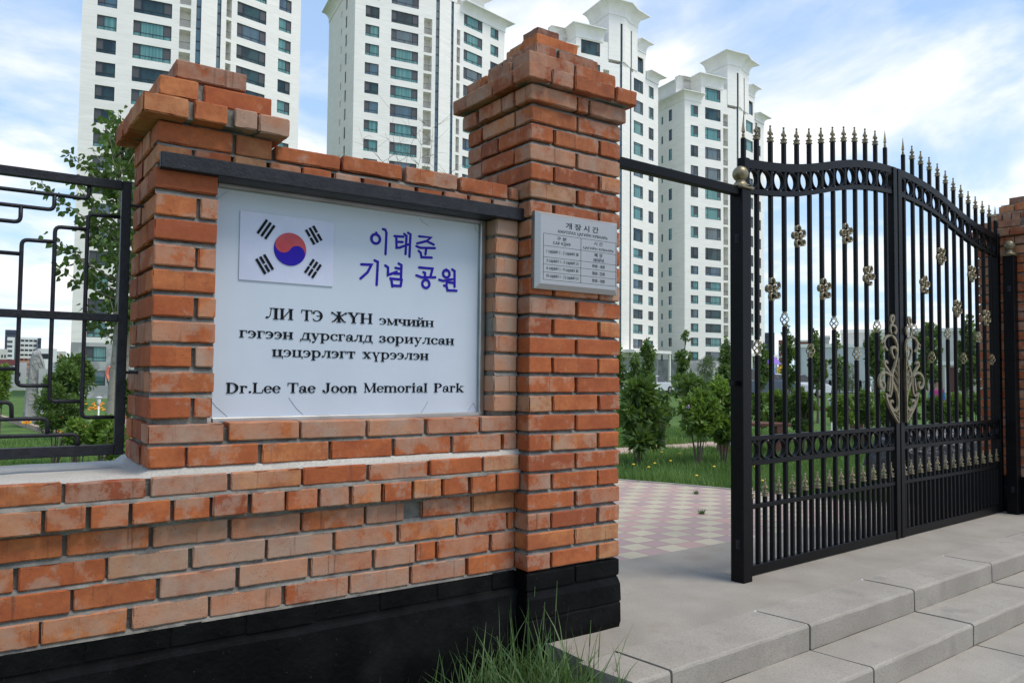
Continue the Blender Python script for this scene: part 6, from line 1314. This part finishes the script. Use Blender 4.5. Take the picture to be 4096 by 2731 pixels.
for px, py in ((1612, 1180), (1598, 1116+18)):
    c = at(px, py, 6); r = ray(px, py); k = -CAM.z/r.z; c = CAM+r*k; tw_ = MB(); random.seed(int(px))
    for _ in range(46): a = random.uniform(0, 6.28); blade(tw_, Vector((random.gauss(0, .012), random.gauss(0, .012), 0)), random.uniform(.015, .05), .007, (a, random.uniform(.01, .05)), (random.uniform(.2, .8),)*3, 3)
    o = tw_.build('weed_tuft', GRASS2, tint=True, loc=(c.x, c.y, .002)); tag(o, 'tiny weed tuft growing in a joint in the middle of the tiled path' if px > 1605 else 'small weed tuft at the edge of the tiled path by the lawn', 'weed')
# ================================================================== engraved stone
random.seed(61)
GRAN = mat('granite', (.33, .325, .30), .85, col2=(.25, .25, .235), ns=3, bs=9, bst=1.0, bd=.05); GRANS = mat('honed_granite', (.40, .41, .385), .6, col2=(.36, .37, .35), ns=6, bs=60, bst=.3)
bl_ = at(56, 905, 19); br_ = at(124, 905, 19); zb = gz(bl_.x, bl_.y)-.1; u = Vector((br_.x-bl_.x, br_.y-bl_.y, 0)); Wd = u.length; ang = math.atan2(u.y, u.x)
tp_ = at(84, 800, 19).z-zb
stone_ = empty('memorial_stone', (bl_.x, bl_.y, zb), ang, 'tall pointed granite stone with engraved Korean writing', 'monument')
out = [(-.02, 0), (.0, .34), (.05, .52), (.17, .84), (.26, .965), (.40, 1.0), (.46, .985), (.58, .88), (.66, .78), (.80, .62), (.93, .46), (1.0, .28), (1.02, 0)]
ol = [(a*Wd, b*tp_) for a, b in out]; m_ = MB(); ny = 5; vs = []
fine_ = []
for (a, b), (c, d) in zip(ol, ol[1:]+ol[:1]):
    for i in range(6): fine_.append((a+(c-a)*i/6, b+(d-b)*i/6))
nf = len(fine_); cxm, czm = Wd*.5, tp_*.42
for j in range(ny):
    y = -.02+.5*j/(ny-1); sh = (.90, .985, 1.0, .985, .90)[j]
    for a, b in fine_:
        q = Vector((cxm+(a-cxm)*sh, y, czm+(b-czm)*sh)); q += Vector((noise.noise(q*5), noise.noise(q*5+Vector((9, 0, 0))), noise.noise(q*5+Vector((0, 9, 0)))))*.035; vs.append(q)
m_.add(vs, [(j*nf+i, j*nf+(i+1) % nf, (j+1)*nf+(i+1) % nf, (j+1)*nf+i) for j in range(ny-1) for i in range(nf)]+[tuple(range(nf))[::-1], tuple((ny-1)*nf+i for i in range(nf))]); m_.build('boulder', GRAN, stone_)
fpan = MB(); q = [(.47, .02), (.45, .755), (.80, .75), (.83, .60), (.96, .42), (1.0, .26), (1.0, .02)]; fpan.poly([(a*Wd, b*tp_) for a, b in q], lambda a, b: (a, -.075, b), lambda a, b: (a, .05, b)); fpan.build('honed_face', GRANS, stone_)
INC = mat('incised_grey', (.07, .07, .065), .9)
for k, ch in enumerate('이태준 선생'):
    if ch == ' ': continue
    text(ch, Wd*.80, tp_*(.655-.083*k), Wd*.115, tp_*.068, stone_, INC, -.076)
for k, ch in enumerate('기념'): text(ch, Wd*.58, tp_*(.345-.085*k), Wd*.11, tp_*.068, stone_, INC, -.076)

# ================================================================== garden lamps
LAMPW = mat('white_lamp_paint', (.68, .69, .70), .5); LAMPG = mat('lamp_glass', (.55, .57, .56), .25)
def lamp(px, py, d, label):
    c = at(px, py, d); z0 = gz(c.x, c.y)-.05; H = c.z-z0; root = empty('garden_lamp', (c.x, c.y, z0), 0, label, 'garden lamp', 'white garden lamps')
    mb = MB(); mb.lathe((0, 0, 0), [(.05, 0), (.05, .03), (.02, .05), (.018, H-.24)], 10); mb.build('pole', LAMPW, root, smooth=True)
    mb = MB(); mb.lathe((0, 0, H-.24), [(.020, 0), (.032, .03), (.05, .19)], 12); mb.build('lamp_glass', LAMPG, root, smooth=True)
    mb = MB(); mb.lathe((0, 0, H-.05), [(.066, 0), (.072, .01), (.065, .025), (.02, .035)], 14); mb.build('lamp_hood', LAMPW, root, smooth=True)
lamp(1911, 912, 13.6, 'white garden lamp behind the near gate leaf, next to the bench'); lamp(227.6, 909, 21.5, 'white garden lamp beside the poplar trunk'); lamp(1999, 865, 22, 'small white garden lamp against the grey wall by the meeting stiles')
# ================================================================== benches
WOOD = mat('red_brown_wood', (.155, .058, .036), .65, col2=(.10, .038, .026), ns=8)
def bench(px, py, d, L, rz, label):
    c = at(px, py, d); z0 = gz(c.x, c.y)-.03; H = c.z-z0; root = empty('park_bench', (c.x, c.y, z0), rz, label, 'bench', 'brown wooden benches')
    for k in range(3):
        mb = MB(); mb.bbox(-L/2, L/2, -.2+.135*k, -.2+.135*k+.12, H-.05, H, .006); mb.build('seat_board', WOOD, root)
    for s in (-1, 1):
        mb = MB(); mb.bbox(s*L*.36-.06, s*L*.36+.06, -.17, .17, 0, H-.16, .008); mb.bbox(s*L*.36-.05, s*L*.36+.05, -.2, .2, H-.16, H-.052, .008); mb.build('leg', WOOD, root)
bench(1904, 936, 15.4, 1.35, RAD(-38), 'brown wooden bench beyond the near gate leaf, beside the lamp'); bench(1722, 969, 12.2, 1.1, RAD(-40), 'brown wooden bench end just right of the thick gate post')
# ================================================================== far fence of stepped rods
FA, FB_ = at(1700, 884, 58), at(2012, 887, 62)
nF = 9
for i in range(nF):
    a = FA.lerp(FB_, i/nF); b = FA.lerp(FB_, (i+1)/nF); z0 = gz(a.x, a.y); dv = Vector((b.x-a.x, b.y-a.y, 0)); L = dv.length-.12; H = max(1.1, a.z-z0)-.12
    root = empty('fence_panel', (a.x, a.y, z0), math.atan2(dv.y, dv.x), 'far black fence panel of stepped rods, one of the row before the grey wall', 'fence', 'far fence panels before the grey wall')
    mb = MB(); mb.bbox(0, L, -.02, .02, H-.05, H); mb.bbox(0, L, -.02, .02, .1, .15); mb.bbox(0, .05, -.02, .02, .151, H-.051); mb.bbox(L-.05, L, -.02, .02, .151, H-.051); mb.bbox(L*.5-.02, L*.5+.02, -.02, .02, .151, H-.051); mb.build('frame', IRON, root)
    mb = MB(); t = .012
    for s in (0, 1):
        mx = lambda q: q if s == 0 else L-q
        for j in range(5):
            z = .2+(H-.3)*j/4.5; x1 = L*(.12+.08*(j if j < 3 else 5-j)); a_, c_ = sorted((mx(.05), mx(x1))); mb.box(a_, c_, -t, t, z, z+.03); a_, c_ = sorted((mx(x1), mx(x1+.03))); mb.box(a_, c_, -t*.8, t*.8, z+.031, min(H-.06, z+(H-.3)/4.5)); a_, c_ = sorted((mx(x1+.031), mx(L*.48))); mb.box(a_, c_, -t, t, z+.12, z+.15)
    mb.build('rods', IRON, root)
    mb = MB(); mb.bbox(-.11, -.02, -.05, .05, -.1, H+.08, .008); mb.build('post', IRON, root)
# ================================================================== playground
def pm(n, c, r=.35): return mat(n, c, r)
PUR, TAN, YEL, ORA, REDP, BLU, LBL, GRN, PWH = pm('purple_plastic', (.16, .06, .42)), pm('tan_plastic', (.62, .36, .12)), pm('yellow_plastic', (.70, .40, .015)), pm('orange_plastic', (.68, .12, .03)), pm('red_plastic', (.50, .015, .02)), pm('blue_plastic', (.02, .04, .32)), pm('light_blue_plastic', (.06, .26, .62)), pm('green_plastic', (.02, .20, .13)), pm('white_plastic', (.6, .6, .6))
D_ = 72
def P3(px, py, d=D_): return at(px, py, d)
base = P3(1769, 900); zg = gz(base.x, base.y); pr = empty('play_tower', (base.x, base.y, zg), -YAW, 'colourful playground tower with a purple roof and blue tube slide', 'playground')
sc = D_*math.cos(math.atan((1780-1176)/1790))/1790; ca = math.cos(-YAW); L2 = lambda px: (px-1769)*sc/math.cos(math.atan((1780-1176)/1790)-0) if False else (px-1769)*sc; zz2 = lambda py: P3(1769, py).z-zg
for x in (1758, 1778):
    for y in (0, .9): mb = MB(); mb.tube([(L2(x), y, -.3), (L2(x), y, zz2(834))], .06, 8); mb.build('post', LBL, pr, smooth=True)
mb = MB(); mb.lathe((L2(1778), .5, zz2(836)), [(.95, 0), (.90, .05), (.42, .50), (.10, .78), (.02, .86)], 6, rot=.3); mb.build('roof', PUR, pr)
mb = MB(); mb.bbox(L2(1759.5), L2(1776.5), -.08, .02, zz2(857.5), zz2(838.5), .06); 
mb.build('tan_panel', TAN, pr)
mb = MB(); mb.bbox(L2(1760), L2(1776), -.08, .02, zz2(882), zz2(865), .05); mb.build('red_panel', REDP, pr)
mb = MB(); mb.bbox(L2(1766.5), L2(1769), -.095, -.081, zz2(879), zz2(869), .004); mb.build('panel_slot', NAVY, pr)
mb = MB(); mb.bbox(L2(1757), L2(1800), .0, 1.0, zz2(885), zz2(883), .02); mb.build('deck', BLU, pr)
mb = MB(); mb.sphere((L2(1793), -.1, zz2(851)), .36, 14, 10, sq=(.75, .25, 1)); [mb.sphere((L2(1793)+.30*math.cos(a), -.08, zz2(851)+.40*math.sin(a)), .1, 7, 5, sq=(1, .5, 1)) for a in np.linspace(0, 6.28, 11)[:-1]]; mb.build('yellow_flower', YEL, pr, smooth=True)
mb = MB(); mb.bbox(L2(1790), L2(1798), -.05, .05, zz2(874), zz2(862), .03); mb.build('yellow_panel', YEL, pr)
mb = MB(); mb.bbox(L2(1798), L2(1813), -.08, .02, zz2(880), zz2(865), .06); [mb.sphere((L2(x), -.05, zz2(864)), .16, 8, 6) for x in (1801, 1810)]; mb.build('orange_panel', ORA, pr)
mb = MB(); mb.tube([(L2(1780), -.2, zz2(862)), (L2(1776), -.5, zz2(868)), (L2(1776), -.7, zz2(876)), (L2(1784), -.8, zz2(884)), (L2(1796), -.9, zz2(891))], [.24, .26, .27, .27, .26], 12); mb.build('tube_slide', LBL, pr, smooth=True)
mb = MB(); mb.tube([(L2(1777.5), -.78, zz2(873)), (L2(1779), -.96, zz2(878)), (L2(1785), -1.05, zz2(884)), (L2(1792), -1.1, zz2(889))], [.13, .17, .17, .15], 10); mb.build('slide_mouth', PWH, pr, smooth=True)
mb = MB(); mb.bbox(L2(1797), L2(1806), -.2, .1, zz2(890), zz2(881), .05); mb.build('green_panel', GRN, pr)
mb = MB(); mb.tube([(L2(1797), -.1, zz2(897)), (L2(1803), -.1, zz2(888)), (L2(1812), -.1, zz2(890)), (L2(1814), -.1, zz2(898))], .07, 8); mb.build('red_arch', REDP, pr, smooth=True)
c = P3(2051, 875, 60); zg = gz(c.x, c.y); bs_ = empty('blue_chute', (c.x, c.y, zg), -YAW, 'deep blue plastic slide chute behind the meeting stiles', 'slide')
mb = MB(); mb.bbox(-.35, .35, -.05, .05, .3, 1.9, .04); mb.bbox(-.35, -.28, -.35, -.051, .3, 1.9, .02); mb.bbox(.28, .35, -.35, -.051, .3, 1.9, .02); mb.build('chute', BLU, bs_); mb = MB(); [mb.tube([(x, .1, -.3), (x, .1, 1.6)], .04, 8) for x in (-.3, .3)]; mb.build('support', LBL, bs_)
# ================================================================== cars
TYRE = mat('tyre_rubber', (.012, .012, .012), .8); RIM = mat('alloy_rim', (.35, .35, .36), .3, .8); CGL = mat('car_glass', (.01, .014, .018), .04, spec=.9); LGT = mat('headlight_glass', (.6, .62, .64), .1); TLT = mat('tail_light', (.35, .01, .01), .2)
def car(px, py, d, rz, col, label, suv=False):
    c = at(px, py, d); z0 = gz(c.x, c.y)-.03; root = empty('parked_car', (c.x, c.y, z0), rz, label, 'car', 'cars parked behind the shrubs')
    cm = mat('car_paint', col, .22); h = 1.12 if suv else 1.0
    prof = [(-2.15, .32), (-2.2, .55), (-2.14, .86*h), (-1.5, .93*h), (1.15, .93*h), (2.05, .80*h), (2.2, .58), (2.16, .32)]
    cab = [(-2.0, .93*h), (-1.45, 1.45*h), (-1.2, 1.52*h), (.15, 1.5*h), (.4, 1.43*h), (1.2, .93*h)] if suv else [(-1.75, .93), (-1.0, 1.38), (-.7, 1.43), (.15, 1.42), (.4, 1.36), (1.25, .93)]
    def loft(mb, pr_, secs):
        n = len(pr_); vs = []
        for y, ins, s in secs: vs += [(x*s, y, z-ins*(z-.3)*.1) for x, z in pr_]
        mb.add(vs, [(j*n+i, j*n+(i+1) % n, (j+1)*n+(i+1) % n, (j+1)*n+i) for j in range(len(secs)-1) for i in range(n)]+[tuple(range(n)), tuple((len(secs)-1)*n+i for i in range(n))[::-1]])
    mb = MB(); loft(mb, prof, [(-.86, .5, .97), (-.80, 0, 1), (.80, 0, 1), (.86, .5, .97)]); mb.build('body', cm, root)
    mb = MB(); loft(mb, cab, [(-.70, .3, .95), (-.62, 0, 1), (.62, 0, 1), (.70, .3, .95)]); mb.build('cabin', cm, root)
    k = 1.0
    for y in (-1, 1):
        w_ = [(x*.90+.02, .95*h+(z-.93*h)*.86) for x, z in cab]
        for a, b in ((0, .48), (.52, 1)):
            x0 = w_[0][0]; x1 = w_[-1][0]; xm = lambda t: x0+(x1-x0)*t
            q = [(xm(a)+.12*(a == 0), w_[0][1]), (xm(a)+(.55 if a == 0 else .0), w_[2][1]), (xm(b)-(.70 if b == 1 else 0), w_[2][1]), (xm(b)-.1*(b == 1), w_[0][1])]
            mb = MB(); mb.poly(q, lambda u_, v_: (u_, y*.712, v_), lambda u_, v_: (u_, y*.66, v_)); mb.build('side_window', CGL, root)
    x0, z0_ = cab[-1]; x1, z1_ = cab[-2]; mb = MB(); mb.add([(x0+.02, -.6, z0_+.05), (x0+.02, .6, z0_+.05), (x1+.04, .55, z1_-.02), (x1+.04, -.55, z1_-.02)], [(0, 1, 2, 3)]); mb.build('windscreen', CGL, root)
    x0, z0_ = cab[0]; x1, z1_ = cab[1]; mb = MB(); mb.add([(x0-.02, -.6, z0_+.06), (x0-.02, .6, z0_+.06), (x1-.04, .55, z1_-.02), (x1-.04, -.55, z1_-.02)], [(0, 3, 2, 1)]); mb.build('rear_window', CGL, root)
    R90 = Matrix.Rotation(math.pi/2, 4, 'X')
    for x in (-1.35, 1.35):
        for y in (-.80, .80):
            mb = MB(); mb.lathe((0, 0, -.11), [(.20, 0), (.31, .01), (.33, .05), (.33, .17), (.31, .21), (.20, .22)], 18); mb.v = [tuple(R90 @ Vector(p)+Vector((x, y, .33))) for p in mb.v]; wo_ = mb.build('wheel', TYRE, root)
            mb = MB(); mb.lathe((0, 0, -.115), [(.05, 0), (.19, .005), (.19, .225), (.05, .23)], 14); mb.v = [tuple(R90 @ Vector(p)+Vector((x, y, .33))) for p in mb.v]; mb.build('rim', RIM, wo_)
    for y in (-.62, .62):
        mb = MB(); mb.bbox(2.08, 2.2, y-.2, y+.2, .60*h, .74*h, .02); mb.build('headlight', LGT, root); mb = MB(); mb.bbox(-2.21, -2.1, y-.18, y+.18, .66*h, .84*h, .02); mb.build('tail_light', TLT, root)
    return root
car(1450, 889, 58, RAD(8), (.62, .63, .64), 'white car behind the big leaved shrub, nearest the tall pillar', True); car(1494, 889, 60, RAD(12), (.55, .57, .60), 'pale grey car behind the young tree at the tower corner'); 
car(1742, 895, 48, RAD(-20), (.06, .08, .12), 'dark car at the foot of the tree by the gate post', True); car(1768, 897, 49, RAD(-24), (.50, .50, .56), 'silver car in front of the red playground panel'); car(1818, 898, 50, RAD(-20), (.60, .62, .66), 'white car below the orange playground panel')
# ================================================================== people
SKIN = mat('skin', (.42, .25, .18), .6); HAIR = mat('dark_hair', (.015, .012, .011), .5)
def skin_mesh(name, joints, edges_, m, sub=1):
    me = bpy.data.meshes.new(name); me.from_pydata([j[0] for j in joints], edges_, []); ob = bpy.data.objects.new(name, me); COL.objects.link(ob)
    sk = ob.modifiers.new('s', 'SKIN'); sv = me.skin_vertices[0].data
    for i, j in enumerate(joints): r = j[1]; sv[i].radius = (r, r) if not isinstance(r, tuple) else r
    sv[0].use_root = True; sb_ = ob.modifiers.new('b', 'SUBSURF'); sb_.levels = sub; sb_.render_levels = sub
    dg = bpy.context.evaluated_depsgraph_get(); ev = bpy.data.meshes.new_from_object(ob.evaluated_get(dg)); bpy.data.objects.remove(ob); ev.materials.clear(); ev.materials.append(m); ev.name = name
    for p in ev.polygons: p.use_smooth = True
    return ev
def person(px, d, rz, H, top, top2, legs, label):
    c = at(px, 900, d); z0 = gz(c.x, c.y)-.03; root = empty('person', (c.x, c.y, z0), rz, label, 'person'); s = H/1.7
    J = [((0, 0, .92), (.13, .10)), ((0, 0, 1.10), (.125, .09)), ((0, 0, 1.30), (.15, .10)), ((0, 0, 1.42), (.10, .08)), ((0, 0, 1.49), .05), ((0, .01, 1.56), .085), ((0, .005, 1.66), .08),
         ((.17, 0, 1.38), .055), ((.24, -.02, 1.12), .042), ((.23, .12, .92), .033), ((.23, .15, .85), .035), ((-.17, 0, 1.38), .055), ((-.24, -.02, 1.12), .042), ((-.23, .12, .92), .033), ((-.23, .15, .85), .035),
         ((.10, 0, .85), .085), ((.11, .02, .48), .058), ((.11, -.02, .09), .04), ((.12, .12, .04), .038), ((-.10, 0, .85), .085), ((-.11, .02, .48), .058), ((-.11, -.02, .09), .04), ((-.12, .12, .04), .038)]
    E2 = [(0, 1), (1, 2), (2, 3), (3, 4), (4, 5), (5, 6), (3, 7), (7, 8), (8, 9), (9, 10), (3, 11), (11, 12), (12, 13), (13, 14), (0, 15), (15, 16), (16, 17), (17, 18), (0, 19), (19, 20), (20, 21), (21, 22)]
    sc_ = lambda q: (q[0][0]*s, q[0][1]*s, q[0][2]*s), lambda r: tuple(v*s for v in r) if isinstance(r, tuple) else r*s
    body = skin_mesh('body', [(sc_[0](j), sc_[1](j[1])) for j in J], E2, SKIN); link('body', body, root)
    gr = lambda r, k: tuple(v*s*k for v in r) if isinstance(r, tuple) else r*s*k
    jk = skin_mesh('jacket', [(sc_[0](J[i]), gr(J[i][1], k)) for i, k in ((0, 1.3), (1, 1.3), (2, 1.22), (3, 1.2), (7, 1.3), (8, 1.35), (9, 1.35), (11, 1.3), (12, 1.35), (13, 1.35))], [(0, 1), (1, 2), (2, 3), (3, 4), (4, 5), (5, 6), (3, 7), (7, 8), (8, 9)], top); link('jacket', jk, root)
    if top2:
        sm = skin_mesh('sleeves', [(sc_[0](J[i]), gr(J[i][1], k)) for i, k in ((7, 1.36), (8, 1.45), (9, 1.2))], [(0, 1), (1, 2)], top2); link('sleeve', sm, root); sm = skin_mesh('sleeves', [(sc_[0](J[i]), gr(J[i][1], k)) for i, k in ((11, 1.36), (12, 1.45), (13, 1.2))], [(0, 1), (1, 2)], top2); link('sleeve', sm, root)
    tr_ = skin_mesh('trousers', [(sc_[0](J[i]), gr(J[i][1], 1.15)) for i in (0, 15, 16, 17, 19, 20, 21)], [(0, 1), (1, 2), (2, 3), (0, 4), (4, 5), (5, 6)], legs); link('trousers', tr_, root)
    hm = MB(); hm.sphere((0, -.012*s, 1.645*s), .098*s, 14, 10, sq=(.95, 1.02, 1)); hm.v = [(x, y, z) if not (y > .03*s and z < 1.66*s) else (x, .03*s, z) for x, y, z in hm.v]; hm.build('hair', HAIR, root, smooth=True)
    fm = MB()
    for x in (-.03, .03): fm.sphere((x*s, .085*s, 1.625*s), .010*s, 6, 4)
    fm.build('eyes', HAIR, root); nm = MB(); nm.sphere((0, .098*s, 1.595*s), .014*s, 6, 4); nm.build('nose', SKIN, root)
    return root
person(2152, 20, RAD(150), 1.16, mat('pink_fabric', (.55, .05, .28), .8), mat('blue_fabric', (.05, .20, .55), .8), mat('dark_trousers', (.02, .02, .03), .8), 'child in a pink and blue jacket standing among the shrubs'); person(259.5, 30, RAD(200), 1.62, mat('coral_fabric', (.62, .16, .10), .8), None, mat('grey_trousers', (.08, .08, .09), .8), 'person in a coral top half hidden by the poplar trunk')
# ================================================================== black covered load and the red and white carton behind the far leaf
def onz(px, py, z=0): r = ray(px, py); k = (z-CAM.z)/r.z; return CAM+r*k
c = onz(2200, 1120); bg_ = empty('covered_cart', (c.x, c.y+.25, 0), RAD(-30), 'dark cart under crumpled black plastic behind the far gate leaf', 'cart')
BLK = mat('black_plastic_sheet', (.010, .010, .012), .28, bs=9, bst=1, bd=.05); GRB = mat('grey_crate', (.09, .09, .115), .6)
mb = MB(); n = 18; vs = []
for j in range(n):
    for i in range(n):
        u_, v_ = i/(n-1)*2-1, j/(n-1)*2-1; e = max(abs(u_), abs(v_)); q = Vector((u_*.62, v_*.36, .58*(1-max(0, e-.72)/.28*.75)+.02)); q += Vector((noise.noise(q*7), noise.noise(q*7+Vector((5, 0, 0))), noise.noise(q*9)*.8))*.04; vs.append(q)
mb.add(vs, [(j*n+i, j*n+i+1, (j+1)*n+i+1, (j+1)*n+i) for j in range(n-1) for i in range(n-1)]); mb.build('plastic_sheet', BLK, bg_, smooth=True)
mb = MB(); mb.bbox(-.52, .52, -.28, .28, .17, .50, .02); mb.build('box_body', GRB, bg_)
for x in (-.42, .42):
    mb = MB(); mb.lathe((0, 0, -.02), [(.05, 0), (.085, .005), (.085, .035), (.05, .04)], 14); mb.v = [(x+p[0], -.26+p[2], .085+p[1]) for p in mb.v]; mb.build('wheel', TYRE, bg_)
c = onz(2236, 1148); ct = empty('carton', (c.x, c.y, 0), RAD(-14), 'red and white carton on the ground behind the far gate leaf', 'carton')
mb = MB(); mb.bbox(-.2, .2, -.12, .12, .0, .21, .006); mb.build('box', REDP, ct); mb = MB(); mb.box(-.14, .10, -.1225, -.1195, .06, .16); mb.build('white_label', PWH, ct)
